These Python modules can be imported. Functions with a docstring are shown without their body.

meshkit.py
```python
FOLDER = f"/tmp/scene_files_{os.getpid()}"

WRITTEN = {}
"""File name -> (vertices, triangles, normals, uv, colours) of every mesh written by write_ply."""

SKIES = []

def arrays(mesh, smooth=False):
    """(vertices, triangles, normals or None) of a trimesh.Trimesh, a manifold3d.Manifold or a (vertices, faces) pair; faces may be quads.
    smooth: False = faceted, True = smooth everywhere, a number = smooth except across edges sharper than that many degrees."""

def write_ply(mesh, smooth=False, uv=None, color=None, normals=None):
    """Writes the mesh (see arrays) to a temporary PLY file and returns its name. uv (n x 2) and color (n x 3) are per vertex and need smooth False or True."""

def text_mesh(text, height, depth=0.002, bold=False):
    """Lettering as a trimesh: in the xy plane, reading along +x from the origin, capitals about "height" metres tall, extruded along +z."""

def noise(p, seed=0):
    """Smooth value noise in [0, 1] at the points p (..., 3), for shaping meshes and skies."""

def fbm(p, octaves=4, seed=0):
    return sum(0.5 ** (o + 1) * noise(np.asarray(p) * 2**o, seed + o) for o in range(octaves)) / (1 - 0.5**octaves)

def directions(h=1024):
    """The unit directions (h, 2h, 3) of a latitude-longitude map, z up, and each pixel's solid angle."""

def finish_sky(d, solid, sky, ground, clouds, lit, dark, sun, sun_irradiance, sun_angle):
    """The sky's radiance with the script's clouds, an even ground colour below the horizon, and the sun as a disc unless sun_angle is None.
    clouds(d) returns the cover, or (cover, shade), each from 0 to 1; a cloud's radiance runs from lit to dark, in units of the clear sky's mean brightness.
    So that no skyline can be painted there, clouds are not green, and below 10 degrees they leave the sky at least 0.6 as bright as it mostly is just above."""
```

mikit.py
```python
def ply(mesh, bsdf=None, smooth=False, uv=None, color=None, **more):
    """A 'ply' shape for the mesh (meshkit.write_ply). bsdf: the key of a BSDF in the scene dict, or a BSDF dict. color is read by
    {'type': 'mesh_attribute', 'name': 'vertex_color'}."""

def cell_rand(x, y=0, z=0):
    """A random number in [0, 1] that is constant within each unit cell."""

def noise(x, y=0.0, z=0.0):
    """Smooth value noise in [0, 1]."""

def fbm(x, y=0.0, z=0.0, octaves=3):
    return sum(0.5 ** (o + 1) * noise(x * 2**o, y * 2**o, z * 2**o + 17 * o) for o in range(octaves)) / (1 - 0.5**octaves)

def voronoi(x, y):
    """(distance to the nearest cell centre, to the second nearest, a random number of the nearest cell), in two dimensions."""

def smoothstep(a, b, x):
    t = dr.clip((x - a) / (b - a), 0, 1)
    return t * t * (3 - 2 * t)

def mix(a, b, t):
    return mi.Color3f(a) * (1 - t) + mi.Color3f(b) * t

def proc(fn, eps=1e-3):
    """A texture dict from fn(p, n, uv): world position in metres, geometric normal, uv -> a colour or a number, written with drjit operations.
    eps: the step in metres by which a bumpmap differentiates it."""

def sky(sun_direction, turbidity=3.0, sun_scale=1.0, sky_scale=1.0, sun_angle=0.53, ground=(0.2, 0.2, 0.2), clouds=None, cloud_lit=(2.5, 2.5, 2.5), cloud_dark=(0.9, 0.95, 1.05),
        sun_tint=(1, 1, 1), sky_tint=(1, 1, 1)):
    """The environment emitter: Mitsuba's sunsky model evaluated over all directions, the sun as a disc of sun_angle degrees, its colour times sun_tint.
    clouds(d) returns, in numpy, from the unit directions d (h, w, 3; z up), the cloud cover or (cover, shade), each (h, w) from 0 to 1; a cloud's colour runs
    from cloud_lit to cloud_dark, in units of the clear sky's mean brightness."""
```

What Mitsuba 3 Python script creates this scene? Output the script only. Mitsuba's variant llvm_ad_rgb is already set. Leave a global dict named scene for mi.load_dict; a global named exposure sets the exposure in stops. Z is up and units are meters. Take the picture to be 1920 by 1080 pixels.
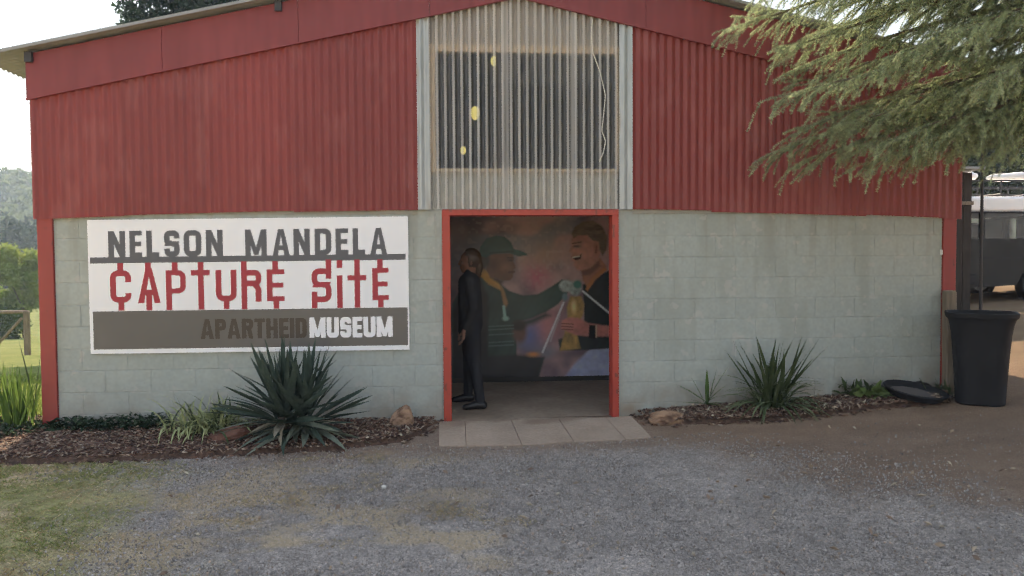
import math, random
import numpy as np
import trimesh
import drjit as dr
import mitsuba as mi
import manifold3d as m3
from shapely.geometry import Polygon, LineString, Point, box as sbox
from shapely.ops import unary_union
import mikit, meshkit
from mikit import proc, noise, fbm, voronoi, cell_rand, smoothstep, mix

scene, labels = {'type': 'scene'}, {}
rng = np.random.default_rng(7)
T = mi.ScalarTransform4f

# ---------------------------------------------------------------- camera, light, exposure
F, PITCH, YAW, ROLL = 1389.11, 0.0361332, 0.0762560, -0.00666085
EYE = np.array([0.0, -6.97815, 1.6])


def cam_dir(u, v):
    u, v = u * math.cos(ROLL) - v * math.sin(ROLL), u * math.sin(ROLL) + v * math.cos(ROLL)
    c, s = math.cos(PITCH), math.sin(PITCH)
    d = np.array([u, c + v * s, -s + v * c])
    c, s = math.cos(YAW), math.sin(YAW)
    return np.array([d[0] * c + d[1] * s, -d[0] * s + d[1] * c, d[2]])


fwd = cam_dir(0, 0)
upv = cam_dir(0, 1) - fwd
scene['camera'] = {'type': 'perspective', 'fov': 2 * math.degrees(math.atan(960 / F)), 'fov_axis': 'x', 'near_clip': 0.05, 'far_clip': 5000.0,
                   'to_world': T().look_at(origin=EYE.tolist(), target=(EYE + fwd).tolist(), up=upv.tolist())}
SUN = (-0.16, 1.0, 1.02)
scene['sky'] = mikit.sky(SUN, turbidity=5.0, sun_scale=1.6, sun_tint=(1.0, 0.98, 0.95), clouds=lambda d: 0.55 + 0.0 * d[..., 2], cloud_lit=(1.38, 1.58, 1.92))
exposure = 2.58

# ---------------------------------------------------------------- helpers


def key_for(name):
    if name not in scene and name not in labels:
        return name
    i = 1
    while f'{name}_{i:03d}' in scene or f'{name}_{i:03d}' in labels:
        i += 1
    return f'{name}_{i:03d}'


_next = {}


def numbered(name):
    i = _next.get(name, 0)
    _next[name] = i + 1
    return name if i == 0 else f'{name}_{i:03d}'


def say(key, label=None, category=None, group=None, kind=None):
    d = labels.setdefault(key, {})
    for a, b in (('label', label), ('category', category), ('group', group), ('kind', kind)):
        if b:
            d[a] = b


def thing(name, label, category, group=None):
    k = numbered(name)
    say(k, label, category, group)
    return k


def put(name, mesh, bsdf, parent=None, smooth=False, color=None, label=None, category=None, group=None, kind=None, **more):
    k = numbered(f'{parent}__{name}' if parent else name)
    scene[k] = mikit.ply(mesh, bsdf, smooth=smooth, color=color, **more)
    if label or category or group or kind:
        say(k, label, category, group, kind)
    return k


def V(*a):
    return np.array(a, float)


def tm(v, f):
    v, f = np.asarray(v, float), np.asarray(f, int)
    if f.ndim == 2 and f.shape[1] == 4:
        f = np.vstack([f[:, [0, 1, 2]], f[:, [0, 2, 3]]])
    return trimesh.Trimesh(v, f, process=False)


def cat(ms):
    return trimesh.util.concatenate(ms)


def bx(x0, x1, y0, y1, z0, z1, c=0.0):
    """a box, its edges chamfered by c"""
    if c <= 0:
        m = trimesh.creation.box(extents=(x1 - x0, y1 - y0, z1 - z0))
        m.apply_translation(((x0 + x1) / 2, (y0 + y1) / 2, (z0 + z1) / 2))
        return m
    pts = []
    for sx in (0, 1):
        for sy in (0, 1):
            for sz in (0, 1):
                p = [x1 if sx else x0, y1 if sy else y0, z1 if sz else z0]
                o = [-c if sx else c, -c if sy else c, -c if sz else c]
                for a in range(3):
                    q = [p[i] + (o[i] if i != a else 0) for i in range(3)]
                    pts.append(q)
    m = trimesh.convex.convex_hull(np.array(pts))
    return m


def tube(points, r, sides=6, caps=True):
    p = np.asarray(points, float)
    n = len(p)
    r = np.broadcast_to(np.asarray(r, float), (n,))
    t = np.gradient(p, axis=0)
    t /= np.linalg.norm(t, axis=1, keepdims=True) + 1e-12
    ref = V(0, 0, 1) if abs(t[0][2]) < 0.9 else V(1, 0, 0)
    a = np.cross(t, ref)
    a /= np.linalg.norm(a, axis=1, keepdims=True) + 1e-12
    b = np.cross(t, a)
    ang = np.arange(sides) * 2 * np.pi / sides
    v = p[:, None] + r[:, None, None] * (np.cos(ang)[None, :, None] * a[:, None] + np.sin(ang)[None, :, None] * b[:, None])
    v = v.reshape(-1, 3)
    f = []
    for i in range(n - 1):
        for j in range(sides):
            k = (j + 1) % sides
            f += [[i * sides + j, (i + 1) * sides + j, (i + 1) * sides + k], [i * sides + j, (i + 1) * sides + k, i * sides + k]]
    if caps:
        v = np.vstack([v, p[0], p[-1]])
        for j in range(sides):
            k = (j + 1) % sides
            f += [[len(v) - 2, j, k], [len(v) - 1, (n - 1) * sides + k, (n - 1) * sides + j]]
    return tm(v, f)


def extr(poly, depth, at_y, flip=False):
    """a polygon in x, z pulled out from y = at_y towards the viewer (-y) by depth"""
    out = []
    for g in getattr(poly, 'geoms', [poly]):
        if g.is_empty or g.area < 1e-9:
            continue
        m = trimesh.creation.extrude_polygon(g, depth, engine='earcut')
        v = np.array(m.vertices)
        m.vertices = np.stack([v[:, 0], at_y - v[:, 2], v[:, 1]], 1)
        out.append(m)
    m = cat(out)
    return m


def ss(a, b, x):
    t = np.clip((x - a) / (b - a), 0, 1)
    return t * t * (3 - 2 * t)


def G(x, y):
    """height of the ground"""
    x, y = np.asarray(x, float), np.asarray(y, float)
    side = .055 * np.clip(x - 1.4, 0, 12)
    sl = np.where(y < 0, .04, -.078 + .118 * ss(-4.5, 2, x))
    return .09 + side + sl * np.clip(y, -9, 70)


def blob(c, r, seed, amp=0.25, freq=2.0, sub=3):
    m = trimesh.creation.icosphere(subdivisions=sub)
    v = np.array(m.vertices)
    n = meshkit.fbm(v * freq + seed * 13.7, 3, seed) - 0.5
    v = v * (1 + 2 * amp * n)[:, None] * np.asarray(r) + np.asarray(c)
    return tm(v, m.faces)


# ---------------------------------------------------------------- materials
def principled(key, color, rough=0.7, bump=None, bump_scale=0.01, two=True, **more):
    c = color if isinstance(color, dict) else {'type': 'rgb', 'value': list(color)}
    b = {'type': 'principled', 'base_color': c, 'roughness': rough, **more}
    if bump is not None:
        b = {'type': 'bumpmap', 'arbitrary': bump, 'scale': bump_scale, 'bsdf': b}
    scene[key] = {'type': 'twosided', 'bsdf': b} if two else b


def c3(r, g, b):
    return mi.Color3f(r, g, b)


def wall_fn(p, n, uv):
    base = mix((.325, .362, .338), (.385, .415, .385), fbm(p.x * 1.3, p.z * 1.7, 3.0, 3))
    base = base * (0.97 + 0.06 * cell_rand(0, (p.z + .171) / .2))
    fine = fbm(p.x * 45, p.z * 45, 1.0, 2)
    base = base * (0.92 + 0.16 * fine)
    stain = smoothstep(.5, .75, fbm(p.x * 5, p.z * 1.1, 9.0, 3))
    base = mix(base, (.27, .29, .25), stain * .35)
    drip = smoothstep(.52, .7, fbm(p.x * 17, p.z * .9, 21.0, 3)) * smoothstep(1.2, 2.05, p.z)
    base = mix(base, (.25, .235, .19), drip * .3)
    chip = smoothstep(.72, .76, fbm(p.x * 13, p.z * 13, 31.0, 3))
    base = mix(base, (.44, .43, .40), chip * .5)
    low = smoothstep(.6, .0, p.z - .05 * dr.maximum(p.x - 1.4, 0)) * fbm(p.x * 6, p.z * 6, 2.0, 3)
    return mix(base, (.24, .18, .13), low * 1.1)


def wall_bump(p, n, uv):
    return fbm(p.x * 60, p.z * 60, p.y * 60, 2) + 2 * fbm(p.x * 9, p.z * 9, 4., 2)


principled('mat_wall', proc(wall_fn), .75, proc(wall_bump, .002), .004)


def red_fn(p, n, uv):
    base = mix((.185, .027, .025), (.24, .039, .036), fbm(p.x * 1.1, p.z * .7, 5.0, 3))
    streak = fbm(p.x * 26, p.z * 1.2, 2.0, 3)
    base = base * (.92 + .16 * streak)
    chalk = smoothstep(.55, .8, fbm(p.x * 7, p.z * 2.5, 8.0, 3))
    base = mix(base, (.36, .14, .13), chalk * .18)
    sheet = cell_rand((p.x + 3.76) / .762, 3)
    return base * (.93 + .14 * sheet)


principled('mat_red', proc(red_fn), .5)


def fascia_fn(p, n, uv):
    base = mix((.165, .027, .032), (.21, .037, .041), fbm(p.x * .9, p.z * 2.2, 1.0, 3))
    s = fbm(p.x * 18, p.z * 2.0, 2.0, 2)
    return base * (.88 + .24 * s)


principled('mat_fascia', proc(fascia_fn), .55)


def steel_red_fn(p, n, uv):
    base = mix((.33, .035, .022), (.40, .055, .035), fbm(p.x * 9, p.z * 3, p.y * 9, 3))
    wear = smoothstep(.66, .78, fbm(p.x * 30, p.z * 14, p.y * 30, 3))
    return mix(base, (.12, .05, .035), wear * .7)


principled('mat_frame', proc(steel_red_fn), .45)


def post_fn(p, n, uv):
    base = mix((.24, .034, .03), (.31, .05, .042), fbm(p.x * 7, p.z * 2.4, p.y * 7, 3))
    wear = smoothstep(.66, .78, fbm(p.x * 30, p.z * 14, p.y * 30, 3))
    return mix(base, (.11, .045, .035), wear * .7)


principled('mat_post', proc(post_fn), .5)


def galv_fn(p, n, uv):
    a = fbm(p.x * 30, p.z * 5, p.y * 30, 3)
    rust = smoothstep(.62, .8, fbm(p.x * 9, p.z * 2.4, 4., 3))
    return mix(mix((.30, .33, .34), (.46, .49, .49), a), (.30, .21, .13), rust * .5)


principled('mat_galv', proc(galv_fn), .4, metallic=.35)
principled('mat_roof', proc(lambda p, n, uv: mix((.20, .21, .21), (.32, .33, .33), fbm(p.x * 3, p.y * 3, p.z * 3, 3))), .5, metallic=.3)
principled('mat_dark_steel', (.03, .03, .035), .5)


def timber_fn(p, n, uv):
    g = fbm(p.x * 3, p.z * 60, p.y * 60, 3)
    return mix((.36, .27, .17), (.52, .42, .29), g)


principled('mat_timber', proc(timber_fn), .7)
principled('mat_board', proc(lambda p, n, uv: mix((.24, .21, .17), (.33, .295, .245), fbm(p.x * 4, p.z * 6, 2., 3))), .8)
principled('mat_lower_board', proc(lambda p, n, uv: mix((.25, .245, .21), (.36, .35, .30), fbm(p.x * 5, p.z * 11, 2., 3))), .8)
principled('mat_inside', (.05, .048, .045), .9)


# corrugated clear sheet: mostly see-through, thin dirt film, ridge highlights painted as pale stripes
def dirt_highlight_fn(p, n, uv):
    ridge = dr.cos((p.x - .0) * (2 * math.pi / .0762))
    g = smoothstep(.1, 1.0, ridge) * (.45 + .6 * fbm(p.x * 40, p.z * 1.4, 1., 3))
    film = .02 + .07 * fbm(p.x * 5, p.z * 1.3, 6., 3)
    lap = smoothstep(.03, .012, dr.abs(p.x - .49)) + smoothstep(.03, .012, dr.abs(p.x - 1.11))
    return dr.clip(film + g * .62 + lap * .3, 0, .9)


scene['mat_clear_sheet'] = {'type': 'blendbsdf', 'weight': proc(dirt_highlight_fn),
                            'clear': {'type': 'thindielectric', 'int_ior': 1.5},
                            'dirt_or_highlight': {'type': 'twosided', 'bsdf': {'type': 'principled', 'base_color': {'type': 'rgb', 'value': [.60, .60, .59]}, 'roughness': .35}}}

principled('mat_sign_white', proc(lambda p, n, uv: mi.Color3f(.80, .815, .85) * (.97 + .05 * fbm(p.x * 3, p.z * 5, 2., 3))), .35)
principled('mat_sign_band', proc(lambda p, n, uv: mix((.092, .092, .093), (.118, .117, .117), fbm(p.x * 1.1, p.z * 1.2, 2., 2))), .3)
principled('mat_sign_dark', (.085, .09, .105), .4)
principled('mat_sign_red', (.33, .022, .04), .4)
principled('mat_sign_brown', (.048, .037, .03), .4)


def floor_fn(p, n, uv):
    b = mix((.185, .14, .10), (.28, .22, .17), fbm(p.x * 3, p.y * 3, 1., 4))
    return b * (.85 + .3 * fbm(p.x * 30, p.y * 30, 1., 2))


principled('mat_floor', proc(floor_fn), .8)


def slab_fn(p, n, uv):
    b = mix((.275, .21, .16), (.38, .30, .235), fbm(p.x * 4, p.y * 4, 1., 4))
    dirt_or_highlight = smoothstep(.45, .7, fbm(p.x * 2.1 + 4, p.y * 2.6, 8., 3)) * smoothstep(-.5, -.1, p.y)
    b = mix(b, (.17, .115, .08), dirt_or_highlight * .65)
    return b * (.87 + .26 * fbm(p.x * 60, p.y * 60, 1., 2))


principled('mat_slab', proc(slab_fn), .85, proc(lambda p, n, uv: fbm(p.x * 50, p.y * 50, 0., 2), .002), .004)


# the ground: gravel, trodden earth to the right, thin grass and straw to the left, lawn beyond the shed
def masks(x, y, F3):
    wob = (F3(x * .9, y * .9, 3.) - .5) * 1.5 + (F3(x * 3.1, y * 3.1, 5.) - .5) * .9
    left = -2.45 - .50 * (y + 1.3) + wob * .8     # western edge of the gravel
    right = 1.75 + .62 * (-.9 - y) + wob * 1.0
    return left, right, wob


def ground_fn(p, n, uv):
    x, y = p.x, p.y
    F3 = lambda a, b, c: fbm(a, b, c, 3)
    left, right, wob = masks(x, y, F3)
    f1, f2, r = voronoi(x * 52, y * 52)
    g1, g2, r2 = voronoi(x * 140 + 3.3, y * 140)
    grain = .60 + .66 * r * smoothstep(.0, .3, f2 - f1) + .5 * (r2 - .5)
    gravel = mix((.28, .248, .226), (.425, .375, .342), fbm(x * 2.3, y * 2.3, 8., 3)) * grain * (.72 + .56 * fbm(x * 15, y * 15, 3., 2))
    earth = mix((.145, .095, .064), (.235, .162, .112), fbm(x * 3.2, y * 6.5, 2., 4)) * (.8 + .4 * r2)
    straw = mix((.33, .245, .145), (.48, .38, .245), fbm(x * 14, y * 14, 2., 3)) * (.75 + .5 * r2)
    green = mix((.15, .16, .055), (.31, .29, .125), fbm(x * 7, y * 7, 4., 3)) * (.75 + .5 * r2)
    c = gravel
    patch = smoothstep(.53, .66, fbm(x * 1.5 + 2.0, y * 2.6 + 1., 12., 4)) * smoothstep(.5, -.6, x + .35 * y + .4)
    c = mix(c, straw, patch * .75)
    c = mix(c, earth, smoothstep(-.35, .75, x - right) * .92)
    nearwall = smoothstep(-1.35, -.85, y + wob * .18)
    c = mix(c, earth * 1.12, nearwall * .75 * smoothstep(-2.6, -1.2, x))
    gmask = smoothstep(.35, -.55, x - left)
    gr = mix(straw, green, smoothstep(.36, .62, fbm(x * 1.2 + 5, y * 1.7, 2., 4)) * .9) * (.72 + .75 * fbm(x * 55, y * 38, 6., 3))
    c = mix(c, gr, gmask)
    lawn = mix((.13, .17, .035), (.24, .26, .075), fbm(x * .8, y * .8, 2., 4)) * (.8 + .4 * fbm(x * 9, y * 9, 1., 3))
    c = mix(c, lawn, smoothstep(.3, 1.4, y) * smoothstep(-3.9, -4.3, x))
    back = mix((.17, .115, .07), (.26, .185, .115), fbm(x * .9, y * 2.2, 2., 4))
    c = mix(c, back, smoothstep(.2, 2.0, y) * smoothstep(4.6, 5.4, x))
    c = mix(c, lawn, smoothstep(13., 16., y))
    return c


def ground_bump(p, n, uv):
    f1, f2, r = voronoi(p.x * 52, p.y * 52)
    g1, g2, r2 = voronoi(p.x * 140 + 3.3, p.y * 140)
    return smoothstep(0., .5, f2 - f1) * (.4 + r) + .5 * smoothstep(0., .5, g2 - g1)


principled('mat_ground', proc(ground_fn), .9, proc(ground_bump, .002), .006)


def soil_fn(p, n, uv):
    f1, f2, r = voronoi(p.x * 45, p.y * 60)
    return mix((.055, .034, .024), (.14, .08, .055), r) * (.7 + .6 * fbm(p.x * 4, p.y * 4, 1., 3))


principled('mat_soil', proc(soil_fn), .95, proc(lambda p, n, uv: fbm(p.x * 40, p.y * 40, 2., 3), .003), .02)
scene['mat_vertex'] = {'type': 'twosided', 'bsdf': {'type': 'principled', 'base_color': {'type': 'mesh_attribute', 'name': 'vertex_color'}, 'roughness': .85}}
scene['mat_leaf_vertex'] = {'type': 'principledthin', 'base_color': {'type': 'mesh_attribute', 'name': 'vertex_color'}, 'roughness': .55, 'diff_trans': .8, 'spec_trans': 0.0}


def leaf_mat(key, a, b, rough=.5, trans=.5):
    def fn(p, n, uv):
        return mix(a, b, fbm(p.x * 11, p.y * 11, p.z * 11, 3)) * (.8 + .4 * fbm(p.x * 70, p.y * 70, p.z * 20, 2))
    scene[key] = {'type': 'principledthin', 'base_color': proc(fn), 'roughness': rough, 'diff_trans': trans, 'spec_trans': 0.0}


leaf_mat('mat_yucca', (.040, .062, .052), (.085, .115, .09), .4, .3)
leaf_mat('mat_yucca_pale', (.14, .17, .13), (.22, .24, .19), .45, .3)
leaf_mat('mat_yucca_dead', (.26, .23, .17), (.36, .33, .26), .7, .3)
leaf_mat('mat_strap', (.045, .072, .035), (.10, .125, .06), .45, .5)
leaf_mat('mat_strap_pale', (.13, .17, .09), (.20, .23, .13), .5, .5)
leaf_mat('mat_iris', (.075, .14, .03), (.14, .21, .06), .45, .9)
leaf_mat('mat_variegated', (.27, .32, .13), (.52, .54, .31), .5, .6)
leaf_mat('mat_ivy', (.035, .06, .035), (.075, .105, .055), .5, .4)
leaf_mat('mat_light_leaf', (.13, .19, .06), (.22, .29, .11), .5, .7)
leaf_mat('mat_dracaena', (.07, .12, .04), (.12, .18, .07), .45, .6)
principled('mat_bark', proc(lambda p, n, uv: mix((.06, .045, .035), (.15, .12, .095), fbm(p.x * 22, p.z * 6, p.y * 22, 3))), .9,
           proc(lambda p, n, uv: fbm(p.x * 30, p.z * 8, p.y * 30, 3), .003), .03)
principled('mat_rock', proc(lambda p, n, uv: mix((.11, .06, .04), (.35, .22, .14), smoothstep(.25, .75, fbm(p.x * 16, p.y * 16, p.z * 24, 4)))), .9,
           proc(lambda p, n, uv: fbm(p.x * 30, p.y * 30, p.z * 30, 3), .003), .02)
principled('mat_rock_dark', proc(lambda p, n, uv: mix((.085, .035, .025), (.16, .075, .05), fbm(p.x * 9, p.y * 9, p.z * 12, 4))), .9,
           proc(lambda p, n, uv: fbm(p.x * 30, p.y * 30, p.z * 30, 3), .003), .02)
principled('mat_black_plastic', proc(lambda p, n, uv: mix((.010, .011, .013), (.019, .020, .024), fbm(p.x * 9, p.y * 9, p.z * 4, 3))), .6, specular=.2)
principled('mat_black_rubber', (.013, .013, .014), .6)
principled('mat_old_wood', proc(lambda p, n, uv: mix((.11, .085, .06), (.24, .195, .145), fbm(p.x * 40, p.y * 40, p.z * 4, 3))), .85)
principled('mat_shed_wood', proc(lambda p, n, uv: mix((.018, .014, .011), (.045, .035, .027), fbm(p.x * 30, p.y * 30, p.z * 3, 3))), .9)


# ---------------------------------------------------------------- terrain
BX0, BX1, BY1 = -3.70, 4.90, 13.9


def terrain():
    near_x = np.linspace(-5.5, 6.5, 100)
    xs = np.unique(np.round(np.concatenate([[-2500, -1200, -600, -300, -150, -90, -60], np.linspace(-45, -6, 40), near_x, np.linspace(7, 24, 30), [30, 45, 70, 120, 300, 700, 2500], [BX0 + .08, BX0 + .1, BX1 - .1, BX1 - .08]]), 4))
    ys = np.unique(np.round(np.concatenate([[-2500, -900, -300, -100, -50, -30, -20, -14], np.linspace(-11, 3, 110), np.linspace(3.5, 30, 50), np.linspace(32, 80, 25), [100, 130, 200, 400, 900, 2500], [.08, .1, BY1 - .1, BY1 - .08]]), 4))
    X, Y = np.meshgrid(xs, ys)
    Z = G(np.clip(X, -60, 20), Y)
    Z = np.where(Y > 80, Z - 2.0 * ss(80, 200, Y), Z)
    Z = Z + (meshkit.fbm(np.stack([X * 1.1, Y * 1.1, 0 * X], -1), 3, 4) - .5) * .03 * (Y < 0.1) * (np.abs(X) < 20) * ss(-.7, -1.3, Y)
    Z += (meshkit.fbm(np.stack([X * .25, Y * .25, 0 * X], -1), 3, 9) - .5) * .25 * ss(4, 14, Y)
    inside = (X > BX0 + .09) & (X < BX1 - .09) & (Y > .09) & (Y < BY1 - .09)
    Z = np.where(inside, -.4, Z)
    nx, ny = len(xs), len(ys)
    i, j = np.meshgrid(np.arange(nx - 1), np.arange(ny - 1))
    a = (j * nx + i).ravel()
    f = np.stack([a, a + 1, a + nx + 1, a + nx], 1)
    return tm(np.stack([X.ravel(), Y.ravel(), Z.ravel()], 1), f)


put('ground', terrain(), 'mat_ground', smooth=True, kind='structure')


def hill_h(x, y):
    d = np.hypot(x + 40, y)
    a = ss(120, 430, y)
    h = -9 + 50 * a + 13 * (meshkit.fbm(np.stack([x * .006, y * .006, 0 * x], -1), 3, 3) - .5) * a
    return h


def hills():
    xs, ys = np.linspace(-700, 700, 90), np.linspace(115, 800, 60)
    X, Y = np.meshgrid(xs, ys)
    Z = hill_h(X, Y)
    Z = np.where(Y < 125, -14, Z)
    i, j = np.meshgrid(np.arange(len(xs) - 1), np.arange(len(ys) - 1))
    a = (j * len(xs) + i).ravel()
    return tm(np.stack([X.ravel(), Y.ravel(), Z.ravel()], 1), np.stack([a, a + 1, a + len(xs) + 1, a + len(xs)], 1))


principled('mat_hill', proc(lambda p, n, uv: mix((.03, .05, .018), (.06, .085, .03), fbm(p.x * .05, p.y * .05, 0., 3))), .95)
put('hills', hills(), 'mat_hill', smooth=True, kind='structure')


def leaf_cloud(centers, radii, count, size, seed, flat=1.0, shell=.55, col=((.03, .05, .02), (.07, .10, .035)), jitter=.5):
    """leaf-sized triangles spread through lumpy clumps; returns (verts, faces, colours)"""
    r = np.random.default_rng(seed)
    C, R = np.asarray(centers, float), np.asarray(radii, float)
    w = R ** 2
    w = w / w.sum()
    k = r.choice(len(C), count, p=w)
    d = r.normal(size=(count, 3))
    d /= np.linalg.norm(d, axis=1, keepdims=True)
    rad = R[k] * (shell + (1 - shell) * r.random(count)) * (1 + .35 * (r.random(count) - .5))
    P = C[k] + d * rad[:, None] * V(1, 1, flat)
    a = r.normal(size=(count, 3))
    a /= np.linalg.norm(a, axis=1, keepdims=True)
    b = np.cross(a, r.normal(size=(count, 3)))
    b /= np.linalg.norm(b, axis=1, keepdims=True) + 1e-9
    s = size * (.6 + .8 * r.random(count))
    v = np.stack([P - a * s[:, None], P + a * s[:, None] * .6 + b * s[:, None] * .55, P + a * s[:, None] * .6 - b * s[:, None] * .55], 1).reshape(-1, 3)
    f = np.arange(count * 3).reshape(-1, 3)
    clump = r.random(len(C))
    t = np.clip(.6 * clump[k] + jitter * r.random(count), 0, 1)[:, None]
    col = np.repeat(V(*col[0]) * (1 - t) + V(*col[1]) * t, 3, axis=0)
    return v, f, col


def clumps(n, c, r, cr, seed, top=1.0):
    q = np.random.default_rng(seed)
    d = q.normal(size=(n, 3))
    d /= np.linalg.norm(d, axis=1, keepdims=True)
    rr = q.random(n) ** .45
    C = V(*c) + d * rr[:, None] * np.asarray(r)
    R = cr * (.6 + .8 * q.random(n))
    return C, R


def far_forest():
    r = np.random.default_rng(21)
    vs, fs, cs, n = [], [], [], 0
    spots = []
    for i in range(330):   # tall dark gums on the near slope
        y = r.uniform(135, 190)
        x = -y * r.uniform(.38, .95)
        spots.append((x, y, r.uniform(14, 21), r.uniform(2.6, 4.2), ((.014, .026, .022), (.036, .056, .042)), 190, 1.0))
    for i in range(520):   # rounder crowns on the hill behind
        y = r.uniform(215, 450)
        x = -y * r.uniform(.3, .95)
        spots.append((x, y, r.uniform(9, 14), r.uniform(3.5, 6), ((.06, .095, .045), (.13, .17, .08)), 120, 1.6))
    for k, (x, y, h, w, col, cnt, size) in enumerate(spots):
        z = float(hill_h(np.array(x), np.array(y))) - 1
        C, R = clumps(7, (x, y, z + h * .6), (w * .7, w * .7, h * .36), w * .5, 900 + k)
        v, f, c = leaf_cloud(C, R, cnt, size, 50 + k, col=col)
        vs.append(v); fs.append(f + n); cs.append(c); n += len(v)
    return np.vstack(vs), np.vstack(fs), np.vstack(cs)


v, f, c = far_forest()
put('forest', tm(v, f), 'mat_leaf_vertex', color=c, kind='stuff', label='dark hazy trees massed over the hillside beyond the lawn', category='forest')


def tree(name, label, x, y, h, spread, trunk_r, n_cl, leaves, size, seed, col, z0=None, crown_from=.3, group=None, cat_='tree', flat=1.0):
    z = float(G(x, y)) if z0 is None else z0
    k = thing(name, label, cat_, group)
    r = np.random.default_rng(seed)
    pts = [V(x, y, z - .2)]
    for i in range(1, 7):
        pts.append(V(x + r.normal() * .03 * h * i / 6, y + r.normal() * .03 * h * i / 6, z + h * .86 * i / 6))
    put('trunk', tube(pts, np.linspace(trunk_r, trunk_r * .25, 7), 9), 'mat_bark', k, smooth=True)
    C, R = clumps(n_cl, (x, y, z + h * (crown_from + 1) / 2), (spread, spread, h * (1 - crown_from) / 2), spread * .34, seed + 1)
    for i in range(min(9, n_cl)):
        t = .35 + .5 * r.random()
        s = V(x, y, z + h * .8 * t)
        e = C[i]
        put('limb', tube([s, s * .5 + e * .5 + V(0, 0, .04 * h), e], [trunk_r * .4, trunk_r * .25, trunk_r * .08], 6), 'mat_bark', k, smooth=True)
    v, f, c = leaf_cloud(C, R, leaves, size, seed + 2, col=col, shell=.35)
    put('crown', tm(v, f), 'mat_leaf_vertex', k, color=c)
    return k


tree('conifer', 'tall dark conifer rising above the left roof edge', -9.0, 21.0, 16.0, 2.6, .3, 60, 26000, .13, 41, ((.012, .026, .02), (.035, .06, .04)), crown_from=.35)
tree('young_tree', 'bright green young tree behind the field fence', -30.6, 48.0, 6.6, 1.9, .1, 34, 9000, .16, 52, ((.12, .18, .04), (.32, .38, .12)), crown_from=.22)
tree('shrub', 'pale green rounded shrub at the left end of the lawn, left of the young tree', -34.3, 50.0, 3.8, 2.0, .08, 22, 6000, .15, 62, ((.12, .18, .05), (.26, .32, .11)), crown_from=.12, cat_='shrub')
tree('shrub', 'low dark green shrub beneath the young tree beyond the fence', -31.0, 46.5, 2.2, 1.6, .07, 20, 6000, .15, 66, ((.04, .075, .02), (.10, .14, .045)), crown_from=.1, cat_='shrub')
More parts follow.
